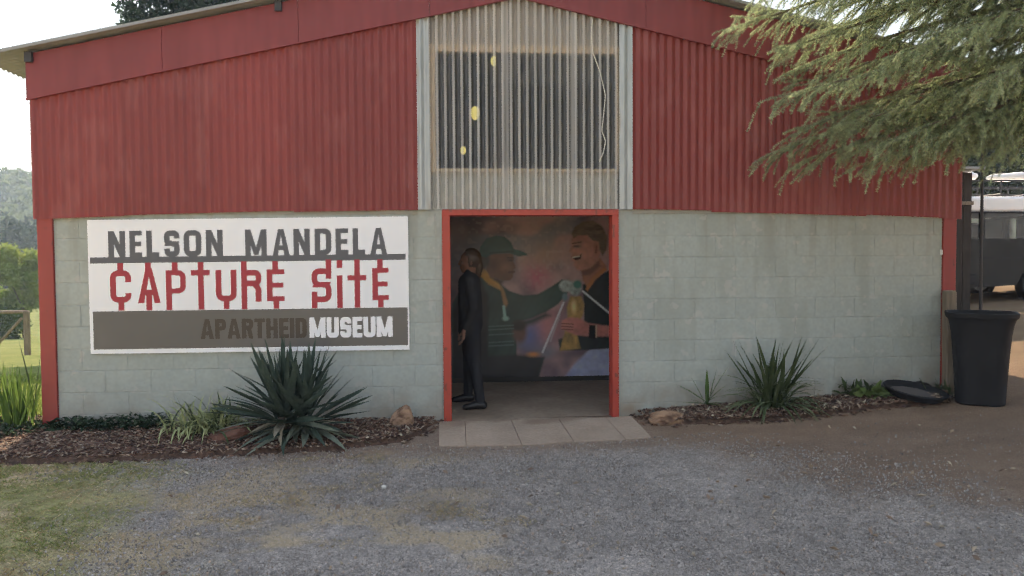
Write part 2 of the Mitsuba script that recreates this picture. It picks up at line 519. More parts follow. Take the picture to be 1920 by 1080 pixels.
for i, (x, y, h, s) in enumerate([(24.5, 27., 9., 3.6), (29., 30., 10., 4.0), (35.5, 33., 10.5, 4.4), (27.5, 40., 9., 4.0)]):
    tree('background_tree', 'dark leafy tree in the gap behind the parked van', x, y, h, s, .22, 34, 9000, .26, 80 + 7 * i, ((.016, .030, .014), (.05, .075, .028)), crown_from=.30, group='dark trees behind the parked van')

# ---------------------------------------------------------------- the shed
barn = thing('barn', 'red corrugated iron shed with grey block lower wall and a wide open doorway', 'building')
APEX = .604


def zf(x):   # lower edge of the fascia
    return 4.045 - .2245 * np.abs(np.asarray(x, float) - APEX)


def zroof(x):
    return 4.452 - .2245 * np.abs(np.asarray(x, float) - APEX)


def zclad(x):   # the sheets hang a little lower towards the corners
    x = np.asarray(x, float)
    return 2.092 - .0049 * (x - .3) ** 2


Z0 = 1.829 - .2 * 10
wall_core = cat([bx(-3.602, -.117, .0045, .14, -.3, 2.09), bx(1.549, 4.795, .0045, .14, -.3, 2.09)])
wallk = put('wall', wall_core, 'mat_wall', barn)
brng = np.random.default_rng(5)


def block(x0, x1, z0, z1):
    g, c, d = .0018, .004, .0042
    x0, x1, z0, z1 = x0 + g, x1 - g, z0 + g, z1 - g
    y0 = .0015 * brng.random()
    j = lambda: (brng.random() - .5) * .003
    o = [(x0 + j(), z0 + j()), (x1 + j(), z0 + j()), (x1 + j(), z1 + j()), (x0 + j(), z1 + j())]
    mx, mz = (x0 + x1) / 2, (z0 + z1) / 2
    inn = [(a + (c if a < mx else -c), b + (c if b < mz else -c)) for a, b in o]
    v = [(a, d + .003, b) for a, b in o] + [(a, y0 + .002, b) for a, b in o] + [(a, y0, b) for a, b in inn]
    v = [(a, y - (.0 if i < 4 else .001 * (brng.random() - .5)), b) for i, (a, y, b) in enumerate(v)]
    f = [(8, 9, 10, 11)]
    for i in range(4):
        k = (i + 1) % 4
        f += [(i, k, 4 + k, 4 + i), (4 + i, 4 + k, 8 + k, 8 + i)]
    return tm(v, f)


for row in range(11):
    z0, z1 = Z0 + .2 * row, Z0 + .2 * (row + 1)
    if row == 10:
        z1 = 2.085
    off = 0.0 if (10 - row) % 2 else .2
    for (a, b, ph) in ((-3.60, -.117, -.385), (1.549, 4.795, 1.70)):
        xs = [a] + [x for x in np.arange(ph + off - 6, b, .4) if a + .06 < x < b - .06] + [b]
        for x0, x1 in zip(xs[:-1], xs[1:]):
            if z1 < -.02 + (.12 if x0 > 2.5 else 0):
                continue
            put('block', block(x0, x1, z0, z1), 'mat_wall', wallk)

# corner posts, door frame
put('post', cat([bx(-3.735, -3.602, -.022, .11, -.2, 2.04, .004)]), 'mat_post', barn, smooth=20)
put('post', bx(4.797, 4.93, -.02, .11, -.1, 2.04, .004), 'mat_post', barn, smooth=20)
fr = cat([bx(-.119, -.045, -.035, .13, .0, 2.03, .003), bx(1.488, 1.549, -.035, .13, .04, 2.03, .003), bx(-.119, 1.549, -.037, .132, 2.03, 2.085, .003)])
put('door_frame', fr, 'mat_frame', barn, smooth=20)


def corr(x0, x1, zlo, zhi, y, pitch=.0762, amp=.0078, per=10, thick=.0, lift=0.):
    n = int(round((x1 - x0) / pitch * per))
    xs = np.linspace(x0, x1, n + 1)
    ys = y - amp * np.cos(2 * np.pi * xs / pitch) - lift
    lo, hi = np.array([zlo(x) for x in xs]), np.array([zhi(x) for x in xs])
    rows = [lo, lo * .5 + hi * .5, hi]
    v = np.concatenate([np.stack([xs, ys, z], 1) for z in rows])
    m = n + 1
    f = []
    for rr in range(2):
        a = np.arange(n) + rr * m
        f.append(np.stack([a, a + 1, a + m + 1, a + m], 1))
    return tm(v, np.vstack(f))


cl = barn
crng = np.random.default_rng(11)
for (a, b) in ((-3.757, -.34), (1.682, 4.965)):
    x = a
    i = 0
    while x < b - .05:
        x1 = min(x + .762, b)
        if b - x1 < .2:
            x1 = b
        dz = crng.uniform(-.008, .008)
        put('cladding_sheet', corr(x, x1 + (.03 if x1 < b else 0), lambda q: float(zclad(q)) + dz - .004, lambda q: float(zf(q)) + .15, -.035, lift=.0022 * (i % 2)), 'mat_red', barn, smooth=True)
        x, i = x1, i + 1
# pale flaking edge under the sheets: a thin timber plate on top of the blocks
put('wall_plate', bx(-3.60, -.35, -.012, .12, 2.045, 2.10), 'mat_lower_board', barn)
put('wall_plate', bx(1.69, 4.795, -.012, .12, 2.045, 2.10), 'mat_lower_board', barn)

# the big clear-sheet window in the gable
win = f'{barn}__window'
say(win, 'clear corrugated sheet window of the gable with timber rails behind')
for (a, b) in ((-.34, -.225), (1.557, 1.682)):
    put('galvanised_sheet', corr(a, b, lambda q: 2.085, lambda q: float(zf(q)) + .05, -.037, amp=.011), 'mat_galv', win, smooth=True)
for (a, b) in ((-.226, .49), (.488, 1.11), (1.108, 1.558)):
    put('clear_sheet', corr(a, b, lambda q: 2.088, lambda q: float(zf(q)) + .04, -.039 - (.003 if a > .4 and a < 1 else 0), amp=.009, per=12), 'mat_clear_sheet', win, smooth=True)
put('rail', bx(-.225, 1.556, -.018, .05, 2.436, 2.468, .003), 'mat_timber', win)
put('rail', bx(-.225, 1.556, -.018, .05, 3.545, 3.613, .003), 'mat_timber', win)
put('jamb', bx(-.222, -.168, -.016, .05, 2.469, 3.544, .003), 'mat_timber', win)
put('jamb', bx(1.542, 1.556, -.016, .05, 2.469, 3.544, .003), 'mat_timber', win)
put('mullion', bx(.40, .46, .0, .05, 2.469, 3.544, .003), 'mat_shed_wood', win)
put('lower_panel', bx(-.225, 1.556, .012, .03, 2.09, 2.435), 'mat_lower_board', win)
gx = np.linspace(-.225, 1.556, 9)
put('upper_panel', extr(Polygon([(-.225, 3.614), (1.556, 3.614), (1.556, float(zf(1.556)) + .1), (APEX, float(zf(APEX)) + .1), (-.225, float(zf(-.225)) + .1)]), .02, .03), 'mat_board', win)

# fascia panels along both slopes, butt jointed
for side in (-1, 1):
    edges = [0, .82, 2.0, 3.2, 4.37] if side < 0 else [0, 1.2, 2.4, 3.5, 4.36]
    for a, b in zip(edges[:-1], edges[1:]):
        x0, x1 = APEX + side * (a + .002), APEX + side * (b - .002)
        q = [(x0, float(zf(x0))), (x1, float(zf(x1))), (x1, float(zroof(x1)) - .02), (x0, float(zroof(x0)) - .02)]
        put('fascia_panel', extr(Polygon(q).buffer(0), .012, -.055 - .002 * crng.random()), 'mat_fascia', barn)
    x0, x1 = APEX, APEX + side * 4.37
    q = [(x0, float(zf(x0)) - .012), (x1, float(zf(x1)) - .012), (x1, float(zf(x1)) + .004), (x0, float(zf(x0)) + .004)]
    put('fascia_trim', extr(Polygon(q).buffer(0), .022, -.05), 'mat_fascia', barn)

# roof: corrugated sheets running down each slope
roof = f'{barn}__roof'
for side in (-1, 1):
    run = 4.745 if side < 0 else 4.80
    y = -.15
    i = 0
    while y < 14.2:
        y1 = y + .762
        n = 60
        ys = np.linspace(y, y1 + .03, n + 1)
        w = .009 * np.cos(2 * np.pi * ys / .0762) + .002 * (i % 2)
        v = []
        for s in (0, run / 2, run):
            x = APEX + side * s
            v.append(np.stack([np.full(n + 1, x), ys, float(zroof(x)) + .012 + w], 1))
        v = np.vstack(v)
        a = np.concatenate([np.arange(n), np.arange(n) + n + 1])
        fq = np.stack([a, a + 1, a + n + 2, a + n + 1], 1)
        put('sheet', tm(v, fq if side > 0 else fq[:, ::-1]), 'mat_roof', roof, smooth=True)
        y, i = y1, i + 1
    # barge flashing on the front edge
    x0, x1 = APEX, APEX + side * run
    q = [(x0, float(zroof(x0)) + .006), (x1, float(zroof(x1)) + .006), (x1, float(zroof(x1)) + .034), (x0, float(zroof(x0)) + .034)]
    put('edge_flashing', extr(Polygon(q).buffer(0), .012, -.15), 'mat_roof', roof)
    for s in (.35, 2.17, 4.33):
        x = APEX + side * s
        put('purlin', bx(x - .03, x + .03, -.10 if side < 0 and s > 2 else -.03, 13.9, float(zroof(x)) - .10, float(zroof(x)) - .012), 'mat_dark_steel', roof)

# shell of the rest: side and rear walls, floor, inside partition and loft floor
shell = cat([bx(-3.735, -3.60, .112, 13.9, -.3, 3.36), bx(4.797, 4.93, .112, 13.9, -.3, 3.36),
             extr(Polygon([(-3.735, -.3), (4.93, -.3), (4.93, float(zroof(4.93)) - .03), (APEX, float(zroof(APEX)) - .03), (-3.735, float(zroof(-3.735)) - .03)]), .14, 14.04)])
put('side_wall', shell, 'mat_wall', barn)
put('floor', bx(-3.6, 4.797, -.03, 13.89, -.2, .092), 'mat_floor', barn)
put('partition', bx(-3.59, 4.79, 2.215, 2.33, .093, 2.30), 'mat_inside', barn)
put('loft_floor', bx(-3.59, 4.79, .15, 13.88, 2.34, 2.42), 'mat_inside', barn)
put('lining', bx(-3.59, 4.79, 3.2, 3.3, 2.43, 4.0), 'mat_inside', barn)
# upper gable behind the red sheets so that the loft is closed
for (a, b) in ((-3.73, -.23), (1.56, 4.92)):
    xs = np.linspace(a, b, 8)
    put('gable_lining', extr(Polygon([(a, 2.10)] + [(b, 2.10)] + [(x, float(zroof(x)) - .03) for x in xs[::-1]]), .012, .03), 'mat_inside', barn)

# things in and on the gable window
principled('mat_mouth', (.30, .06, .05), .6)


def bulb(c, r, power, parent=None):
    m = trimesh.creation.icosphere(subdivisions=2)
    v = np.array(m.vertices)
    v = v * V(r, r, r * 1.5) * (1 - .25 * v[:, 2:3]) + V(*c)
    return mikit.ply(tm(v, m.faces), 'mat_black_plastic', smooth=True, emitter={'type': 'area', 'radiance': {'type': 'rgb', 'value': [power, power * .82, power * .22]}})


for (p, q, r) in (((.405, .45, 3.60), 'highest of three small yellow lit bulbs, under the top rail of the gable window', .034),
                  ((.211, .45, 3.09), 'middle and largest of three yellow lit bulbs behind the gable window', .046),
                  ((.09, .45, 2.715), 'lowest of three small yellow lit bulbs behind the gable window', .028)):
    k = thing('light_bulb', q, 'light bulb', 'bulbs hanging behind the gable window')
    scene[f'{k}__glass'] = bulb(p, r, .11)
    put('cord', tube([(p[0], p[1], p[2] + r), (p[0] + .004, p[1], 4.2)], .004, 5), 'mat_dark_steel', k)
principled('mat_cable', (.62, .60, .55), .5)
cb = [(1.30, 4.0 - .15), (1.285, 3.72), (1.30, 3.55), (1.37, 3.36), (1.42, 3.15), (1.40, 2.95), (1.385, 2.82), (1.42, 2.72), (1.40, 2.62), (1.36, 2.53)]
cp = np.array([(x, -.056, z) for x, z in cb])
t = np.linspace(0, len(cp) - 1, 50)
cp = np.stack([np.interp(t, np.arange(len(cp)), cp[:, i]) for i in range(3)], 1)
put('cable', tube(cp, .0045, 6), 'mat_cable', smooth=True, label='thin pale cable dangling down the right side of the gable window', category='cable')

# ---------------------------------------------------------------- printed mural inside the doorway
MX0, MSX = -.083, (2.044 + .083) / 1080.0
MZ0, MSZ = 2.194, (2.194 - .041) / 1080.0


def sdf_poly(X, Y, pts):
    d, s = mi.Float(1e9), mi.Float(1)
    n = len(pts)
    for i in range(n):
        ax, ay = pts[i]
        bx_, by = pts[i - 1]
        ex, ey = bx_ - ax, by - ay
        wx, wy = X - ax, Y - ay
        t = dr.clip((wx * ex + wy * ey) / (ex * ex + ey * ey), 0, 1)
        d = dr.minimum(d, dr.square(wx - ex * t) + dr.square(wy - ey * t))
        c1, c2, c3_ = Y >= ay, Y < by, ex * wy > ey * wx
        s = dr.select((c1 & c2 & c3_) | (~c1 & ~c2 & ~c3_), -s, s)
    return s * dr.sqrt(d)


def ell(X, Y, cx, cy, rx, ry):
    return (dr.sqrt(dr.square((X - cx) / rx) + dr.square((Y - cy) / ry)) - 1) * min(rx, ry)


def seg(X, Y, ax, ay, bx_, by, r):
    ex, ey = bx_ - ax, by - ay
    t = dr.clip(((X - ax) * ex + (Y - ay) * ey) / (ex * ex + ey * ey), 0, 1)
    return dr.sqrt(dr.square(X - ax - ex * t) + dr.square(Y - ay - ey * t)) - r


def mural_fn(p, n, uv):
    X, Y = (p.x - MX0) / MSX, (MZ0 - p.z) / MSZ
    b = fbm(X * .006, Y * .006, 2., 3)
    c = mix((.15, .10, .13), (.40, .27, .27), smoothstep(.3, .7, b))
    c = mix(c, (.16, .20, .25), smoothstep(.55, .75, fbm(X * .004 + 5, Y * .005, 4., 2)) * .7)

    def lay(c, d, col, soft=9.0, a=1.0):
        return mix(c, col, smoothstep(soft * 1.7, -soft * 1.7, d) * a)

    c = lay(c, ell(X, Y, 560, 390, 70, 75), (.42, .12, .17), 45)
    c = lay(c, ell(X, Y, 590, 700, 120, 110), (.44, .20, .22), 50)
    c = lay(c, ell(X, Y, 510, 760, 55, 80), (.10, .13, .30), 40)
    c = lay(c, ell(X, Y, 610, 260, 90, 60), (.36, .24, .2), 50)
    dots = smoothstep(.62, .8, noise(X * .045, Y * .05, 3.)) * smoothstep(560, 300, Y)
    c = mix(c, (.42, .34, .33), dots * .35)
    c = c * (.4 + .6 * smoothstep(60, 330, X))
    fold = .6 + .8 * fbm(X * .02 + Y * .012, Y * .006, 7., 3)
    hi = .75 + .5 * fbm(X * .03, Y * .03, 11., 3)
    # man on the left: jersey, outstretched sleeve, dark back, collar, face, cap
    c = lay(c, sdf_poly(X, Y, [(200, 380), (330, 440), (380, 482), (470, 512), (560, 505), (640, 462), (715, 415), (770, 430), (752, 500), (690, 570), (610, 618), (520, 655), (425, 680), (425, 900), (600, 905), (560, 1040), (20, 1040), (20, 560), (110, 420)]), mi.Color3f(.022, .058, .052) * fold, 5)
    c = lay(c, sdf_poly(X, Y, [(420, 680), (520, 655), (610, 618), (640, 640), (530, 690), (425, 715)]), (.012, .03, .03), 14)
    c = lay(c, sdf_poly(X, Y, [(20, 600), (90, 440), (200, 400), (250, 520), (240, 1040), (20, 1040)]), mi.Color3f(.012, .014, .018) * fold, 10)
    c = lay(c, sdf_poly(X, Y, [(40, 900), (420, 880), (600, 900), (560, 1040), (40, 1040)]), mi.Color3f(.012, .014, .02) * fold, 10)
    c = lay(c, ell(X, Y, 445, 745, 42, 62), mi.Color3f(.13, .06, .05) * hi, 12)
    c = lay(c, ell(X, Y, 440, 700, 46, 34), (.02, .016, .016), 10)
    c = lay(c, sdf_poly(X, Y, [(215, 335), (262, 380), (318, 428), (345, 500), (328, 480), (250, 440), (200, 390)]), mi.Color3f(.46, .26, .06) * hi, 5)
    c = lay(c, sdf_poly(X, Y, [(318, 428), (345, 470), (372, 560), (350, 600), (335, 520)]), (.30, .17, .07), 5)
    c = lay(c, sdf_poly(X, Y, [(238, 250), (404, 248), (412, 280), (408, 300), (424, 338), (410, 350), (414, 366), (405, 378), (404, 398), (384, 418), (340, 420), (300, 402), (262, 400), (236, 350)]), mi.Color3f(.155, .075, .052) * hi, 4)
    c = lay(c, sdf_poly(X, Y, [(262, 400), (300, 402), (342, 420), (330, 446), (290, 420)]), (.055, .03, .024), 6)
    c = lay(c, ell(X, Y, 360, 335, 30, 22), (.235, .12, .085), 16)
    c = lay(c, ell(X, Y, 392, 292, 15, 6), (.03, .018, .016), 5)
    c = lay(c, seg(X, Y, 372, 276, 408, 278, 4), (.045, .03, .03), 4)
    c = lay(c, seg(X, Y, 380, 366, 412, 364, 4), (.05, .022, .022), 4)
    c = lay(c, ell(X, Y, 282, 318, 15, 27), (.12, .055, .04), 5)
    c = lay(c, ell(X, Y, 218, 292, 40, 60), mi.Color3f(.05, .045, .042) * hi, 10)
    c = lay(c, sdf_poly(X, Y, [(190, 262), (200, 205), (240, 155), (300, 138), (355, 146), (395, 180), (412, 222), (455, 232), (492, 250), (494, 262), (440, 268), (380, 248), (280, 252), (235, 275)]), mi.Color3f(.018, .075, .07) * hi, 4)
    c = lay(c, seg(X, Y, 262, 246, 405, 238, 5), (.008, .03, .028), 5)
    c = lay(c, seg(X, Y, 345, 580, 352, 650, 9), (.28, .46, .42), 4)
    c = lay(c, ell(X, Y, 357, 655, 20, 14), (.28, .45, .4), 5)
    for yy in (700, 720, 752, 800, 822):
        c = lay(c, sdf_poly(X, Y, [(248, yy), (408, yy - 6), (408, yy + 1), (248, yy + 8)]), (.085, .15, .15), 3, .8)
    # man on the right: trousers, shirt, neck, face, hair
    c = lay(c, sdf_poly(X, Y, [(720, 1040), (800, 940), (900, 850), (1090, 840), (1090, 1040)]), mi.Color3f(.36, .40, .58) * hi, 8)
    c = lay(c, sdf_poly(X, Y, [(850, 450), (905, 405), (1000, 368), (1090, 320), (1090, 850), (860, 860), (700, 860), (690, 790), (860, 740)]), mi.Color3f(.022, .03, .032) * fold, 5)
    c = lay(c, sdf_poly(X, Y, [(838, 330), (960, 280), (1005, 335), (940, 392), (880, 470), (848, 420)]), mi.Color3f(.34, .155, .10) * hi, 5)
    c = lay(c, sdf_poly(X, Y, [(905, 405), (985, 340), (1010, 352), (930, 420), (880, 490), (866, 476)]), (.40, .17, .06), 4)
    c = lay(c, sdf_poly(X, Y, [(792, 120), (900, 110), (980, 200), (950, 300), (900, 345), (838, 362), (806, 352), (790, 322), (794, 304), (776, 296), (786, 282), (774, 270), (784, 252), (760, 238), (778, 205), (774, 180)]), mi.Color3f(.43, .225, .175) * hi, 4)
    c = lay(c, sdf_poly(X, Y, [(838, 362), (900, 345), (950, 300), (962, 330), (900, 385), (850, 392)]), (.19, .085, .06), 8)
    c = lay(c, ell(X, Y, 858, 262, 34, 26), (.52, .285, .23), 18)
    c = lay(c, ell(X, Y, 808, 207, 17, 6), (.06, .035, .03), 5)
    c = lay(c, seg(X, Y, 786, 190, 836, 182, 4.5), (.14, .085, .06), 4)
    c = lay(c, sdf_poly(X, Y, [(780, 274), (826, 268), (842, 256), (836, 286), (804, 296)]), (.07, .03, .03), 4)
    c = lay(c, seg(X, Y, 786, 276, 828, 270, 4), (.62, .56, .5), 3)
    c = lay(c, ell(X, Y, 935, 228, 17, 36), mi.Color3f(.36, .17, .13) * hi, 5)
    c = lay(c, seg(X, Y, 938, 210, 934, 246, 4), (.2, .08, .06), 5)
    c = lay(c, sdf_poly(X, Y, [(776, 128), (800, 84), (850, 52), (915, 46), (975, 82), (1008, 150), (1002, 230), (976, 268), (958, 230), (952, 180), (915, 172), (880, 138), (820, 140), (792, 156)]), mi.Color3f(.17, .12, .08) * (.5 + 1.0 * fbm(X * .02, Y * .05, 5., 3)), 5)
    # gold cup, hands, microphones on pale stands
    c = lay(c, sdf_poly(X, Y, [(770, 520), (838, 520), (858, 570), (850, 640), (818, 690), (812, 760), (834, 850), (700, 862), (724, 770), (752, 680), (746, 590)]), mi.Color3f(.36, .235, .075) * (.5 + 1.0 * fbm(X * .03, Y * .03, 2., 3)), 5)
    c = lay(c, ell(X, Y, 792, 585, 14, 32), (.75, .6, .32), 9)
    c = lay(c, ell(X, Y, 742, 455, 44, 38), mi.Color3f(.36, .42, .42) * (.45 + 1.1 * fbm(X * .04, Y * .04, 2., 3)), 6)
    c = lay(c, ell(X, Y, 800, 470, 40, 46), mi.Color3f(.30, .36, .35) * (.45 + 1.1 * fbm(X * .04, Y * .04, 5., 3)), 8)
    c = lay(c, ell(X, Y, 815, 446, 26, 26), (.06, .19, .18), 6)
    c = lay(c, ell(X, Y, 735, 525, 18, 24), (.12, .2, .24), 6)
    c = lay(c, sdf_poly(X, Y, [(712, 672), (762, 652), (820, 656), (885, 690), (1040, 712), (1040, 778), (880, 775), (800, 764), (745, 742), (708, 722)]), mi.Color3f(.45, .19, .165) * hi, 5)
    for yy in (690, 708, 726):
        c = lay(c, seg(X, Y, 714, yy, 786, yy + 6, 2.2), (.17, .06, .05), 3)
    c = lay(c, sdf_poly(X, Y, [(890, 700), (930, 704), (930, 790), (885, 785)]), (.012, .012, .014), 4)
    c = lay(c, seg(X, Y, 935, 706, 935, 780, 4), (.5, .45, .3), 3)
    c = lay(c, seg(X, Y, 850, 490, 1015, 625, 6), (.62, .64, .68), 4)
    c = lay(c, seg(X, Y, 725, 560, 590, 870, 6), (.62, .62, .66), 4)
    c = lay(c, seg(X, Y, 700, 640, 640, 800, 5), (.4, .36, .38), 4)
    c = lay(c, ell(X, Y, 530, 882, 34, 14), (.5, .22, .06), 8)
    return dr.minimum(c * 1.45, .85) * (.92 + .16 * fbm(X * .05, Y * .05, 3., 2))


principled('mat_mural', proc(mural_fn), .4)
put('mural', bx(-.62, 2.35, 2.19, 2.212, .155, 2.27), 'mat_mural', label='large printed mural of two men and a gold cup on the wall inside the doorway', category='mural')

# ---------------------------------------------------------------- sign board
sign = thing('sign_board', 'wide white sign board with dark grey and red lettering on the left block wall', 'sign')
SX0, SX1 = -3.297, -.434


def sgn(X, Y):
    """from the lettering's own drawing grid to metres on the wall"""
    u = (X - 79.0) / (1672 - 79)
    top, bot = 62 - 20 * u, 728 - 22 * u
    w = (Y - top) / (bot - top)
    return SX0 + u * (SX1 - SX0), (1.995 + .028 * u) * (1 - w) + (.786 - .006 * u) * w


def spoly(poly):
    out = []
    for g in getattr(poly, 'geoms', [poly]):
        q = g.segmentize(40)
        out.append(Polygon([sgn(x, y) for x, y in q.exterior.coords], [[sgn(x, y) for x, y in h.coords] for h in q.interiors]).buffer(0))
    return unary_union(out)


put('board', extr(spoly(sbox(79, 52 + 0, 1672, 717)), .022, -.004), 'mat_sign_white', sign)
# board corners follow the drawing grid
del scene[f'{sign}__board']
bp = Polygon([sgn(79, 62), sgn(1672, 42), sgn(1672, 706), sgn(79, 728)])
scene[f'{sign}__board'] = mikit.ply(extr(bp, .022, -.004), 'mat_sign_white')
YB = -.0258
put('band', extr(spoly(Polygon([(95, 516), (1665, 494), (1665, 683), (95, 706)])), .0008, YB), 'mat_sign_band', sign)
put('bar', extr(spoly(Polygon([(88, 247), (1658, 228), (1658, 257), (88, 277)])), .0012, YB), 'mat_sign_dark', sign)


def rl(X):   # slope of a line of lettering on the drawing grid
    return -18.0 * (X - 180) / 1385.0


def strokes(paths, w, round_=0):
    g = []
    for p in paths:
        g.append(LineString(p).buffer(w / 2, cap_style='flat', join_style='round' if round_ else 'mitre', mitre_limit=3))
    return unary_union(g)


def bowl(x0, x1, y0, y1, w, r=.0):
    """a rounded ring between the outer limits"""
    r = r or min(x1 - x0, y1 - y0) * .38
    o = sbox(x0 + r, y0 + r, x1 - r, y1 - r).buffer(r, quad_segs=6)
    ri = max(r - w, 2)
    i = sbox(x0 + w + ri, y0 + w + ri, x1 - w - ri, y1 - w - ri).buffer(ri, quad_segs=6)
    return o.difference(i)


def letter(ch, x0, x1, y0, y1, w):
    m, h = (x0 + x1) / 2, w / 2
    hw = w * .86
    ym = (y0 + y1) / 2
    if ch == 'N':
        return unary_union([sbox(x0, y0, x0 + w, y1), sbox(x1 - w, y0, x1, y1), Polygon([(x0, y0), (x0 + w, y0), (x1, y1), (x1 - w, y1)])])
    if ch == 'M':
        return unary_union([sbox(x0, y0, x0 + w, y1), sbox(x1 - w, y0, x1, y1), Polygon([(x0, y0), (x0 + w, y0), (m + h * .8, y1 - 4), (m - h * .8, y1 - 4)]), Polygon([(x1, y0), (x1 - w, y0), (m - h * .8, y1 - 4), (m + h * .8, y1 - 4)])])
    if ch == 'E':
        return unary_union([sbox(x0, y0, x0 + w, y1)] + [sbox(x0, y, x1 - k, y + hw) for y, k in ((y0, 0), (ym - hw / 2, (x1 - x0) * .06), (y1 - hw, 0))])
    if ch == 'L':
        return unary_union([sbox(x0, y0, x0 + w, y1), sbox(x0, y1 - hw, x1, y1)])
    if ch == 'I':
        return sbox(x0, y0, x1, y1)
    if ch == 'T':
        return unary_union([sbox(m - h, y0, m + h, y1), sbox(x0, y0, x1, y0 + hw)])
    if ch == 'H':
        return unary_union([sbox(x0, y0, x0 + w, y1), sbox(x1 - w, y0, x1, y1), sbox(x0, ym - hw / 2, x1, ym + hw / 2)])
    if ch == 'O':
        return bowl(x0, x1, y0, y1, w)
    if ch == 'U':
        return unary_union([bowl(x0, x1, y0, y1, w).intersection(sbox(x0, ym, x1, y1)), sbox(x0, y0, x0 + w, ym + 2), sbox(x1 - w, y0, x1, ym + 2)])
    if ch == 'D':
        return unary_union([bowl(x0, x1, y0, y1, w).intersection(sbox(m, y0, x1, y1)), sbox(x0, y0, x0 + w, y1), sbox(x0, y0, m + 2, y0 + hw), sbox(x0, y1 - hw, m + 2, y1)])
    if ch == 'P':
        yy = y0 + (y1 - y0) * .58
        return unary_union([bowl(x0, x1, y0, yy, w * .95).intersection(sbox(m - 2, y0, x1, yy)), sbox(x0, y0, x0 + w, y1), sbox(x0, y0, m, y0 + hw), sbox(x0, yy - hw, m, yy)])
    if ch == 'R':
        yy = y0 + (y1 - y0) * .55
        return unary_union([letter('P', x0, x1, y0, y0 + (yy - y0) / .58, w).intersection(sbox(x0, y0, x1, yy)), sbox(x0, y0, x0 + w, y1), Polygon([(m - 4, yy - 4), (m - 4 + w, yy - 4), (x1, y1), (x1 - w, y1)])])
    if ch == 'A':
        k = w * .5
        tri = Polygon([(x0, y1), (m - k, y0), (m + k, y0), (x1, y1), (x1 - w * .98, y1), (m, y0 + (y1 - y0) * .24), (x0 + w * .98, y1)])
        return unary_union([tri, sbox(x0 + (x1 - x0) * .22, y0 + (y1 - y0) * .62, x1 - (x1 - x0) * .22, y0 + (y1 - y0) * .62 + hw)])
    if ch == 'S':
        a = bowl(x0, x1, y0, ym + hw / 2, w)
        b = bowl(x0, x1, ym - hw / 2, y1, w)
        gap1 = sbox(m, y0 + (y1 - y0) * .31, x1 + 1, ym - hw / 2)
        gap2 = sbox(x0 - 1, ym + hw / 2, m, y1 - (y1 - y0) * .31)
        return unary_union([a.difference(gap1), b.difference(gap2)])
    raise ValueError(ch)


def shear(poly):
    return Polygon([(x, y + rl(x)) for x, y in poly.segmentize(30).exterior.coords], [[(x, y + rl(x)) for x, y in h.coords] for h in poly.interiors]).buffer(0)


def emit(poly, mat, depth=.0022):
    gs = [shear(g) for g in getattr(poly, 'geoms', [poly])]
    m = extr(spoly(unary_union(gs)), depth, YB)
    m.update_faces(m.nondegenerate_faces())
    put('letter', m, mat, sign)


for ch, x0, x1 in (('N', 178, 260), ('E', 281, 341), ('L', 363, 425), ('S', 450, 525), ('O', 546, 632), ('N', 655, 738), ('M', 849, 956), ('A', 985, 1070), ('N', 1090, 1172), ('D', 1197, 1280), ('E', 1302, 1366), ('L', 1389, 1451), ('A', 1478, 1563)):
    emit(letter(ch, x0, x1, 117, 247, 27), 'mat_sign_dark')

W = 28
red = []
U_ = unary_union
c_ = U_([bowl(182, 284, 312, 472, W, 38).difference(sbox(240, 368, 300, 425)), sbox(219, 275, 247, 330), sbox(220, 455, 248, 512), sbox(256, 350, 284, 370)])
red.append(c_)
a_ = U_([letter('A', 316, 426, 303, 476, 30), sbox(354, 275, 382, 330), sbox(356, 425, 384, 512)])
red.append(a_)
p_ = U_([letter('P', 454, 551, 314, 314 + 116 / .58, W).intersection(sbox(440, 300, 560, 430)), sbox(454, 314, 482, 512), sbox(485, 275, 513, 330)])
red.append(p_)
red.append(U_([sbox(612, 275, 640, 512), sbox(578, 315, 670, 342)]))
red.append(U_([letter('U', 699, 802, 316, 472, W), sbox(737, 460, 765, 510)]))
red.append(U_([sbox(826, 274, 854, 512), bowl(826, 925, 318, 398, W, 30).intersection(sbox(840, 318, 925, 398)), sbox(826, 318, 875, 344), sbox(826, 374, 875, 398), Polygon([(880, 395), (905, 380), (925, 410), (925, 476), (896, 476), (896, 415)])]))
red.append(U_([letter('E', 953, 1041, 316, 474, W), sbox(982, 275, 1010, 325), sbox(985, 465, 1013, 512)]))
s_ = U_([bowl(1178, 1278, 314, 408, W, 38).difference(sbox(1215, 342, 1290, 382)), bowl(1178, 1278, 382, 482, W, 38).difference(sbox(1170, 408, 1235, 454)), sbox(1250, 270, 1278, 366), sbox(1178, 430, 1206, 512)])
red.append(s_)
red.append(U_([sbox(1306, 274, 1334, 313), sbox(1306, 350, 1334, 512)]))
red.append(U_([sbox(1395, 272, 1423, 512), sbox(1360, 350, 1455, 376)]))
red.append(U_([letter('E', 1486, 1569, 316, 475, W), sbox(1512, 272, 1540, 325), sbox(1514, 465, 1542, 512)]))
for g in red:
    emit(g, 'mat_sign_red', .0018)
x = 619
wd = {'A': 66, 'P': 54, 'R': 57, 'T': 52, 'H': 58, 'E': 48, 'I': 22, 'D': 56}
for ch in 'APARTHEID':
    emit(letter(ch, x, x + wd[ch], 560, 659, 22), 'mat_sign_brown', .0014)
    x += wd[ch] + 6.4
x = 1163
wd = {'M': 82, 'U': 62, 'S': 58, 'E': 50}
for ch in 'MUSEUM':
    emit(letter(ch, x, x + wd[ch], 558, 660, 24), 'mat_sign_white', .0014)
    x += wd[ch] + 5.6
say(f'{sign}__band', 'dark grey band along the bottom of the board')

# ---------------------------------------------------------------- paving in front of the door
scene_paving = 'paving'
say('paving', kind='structure')


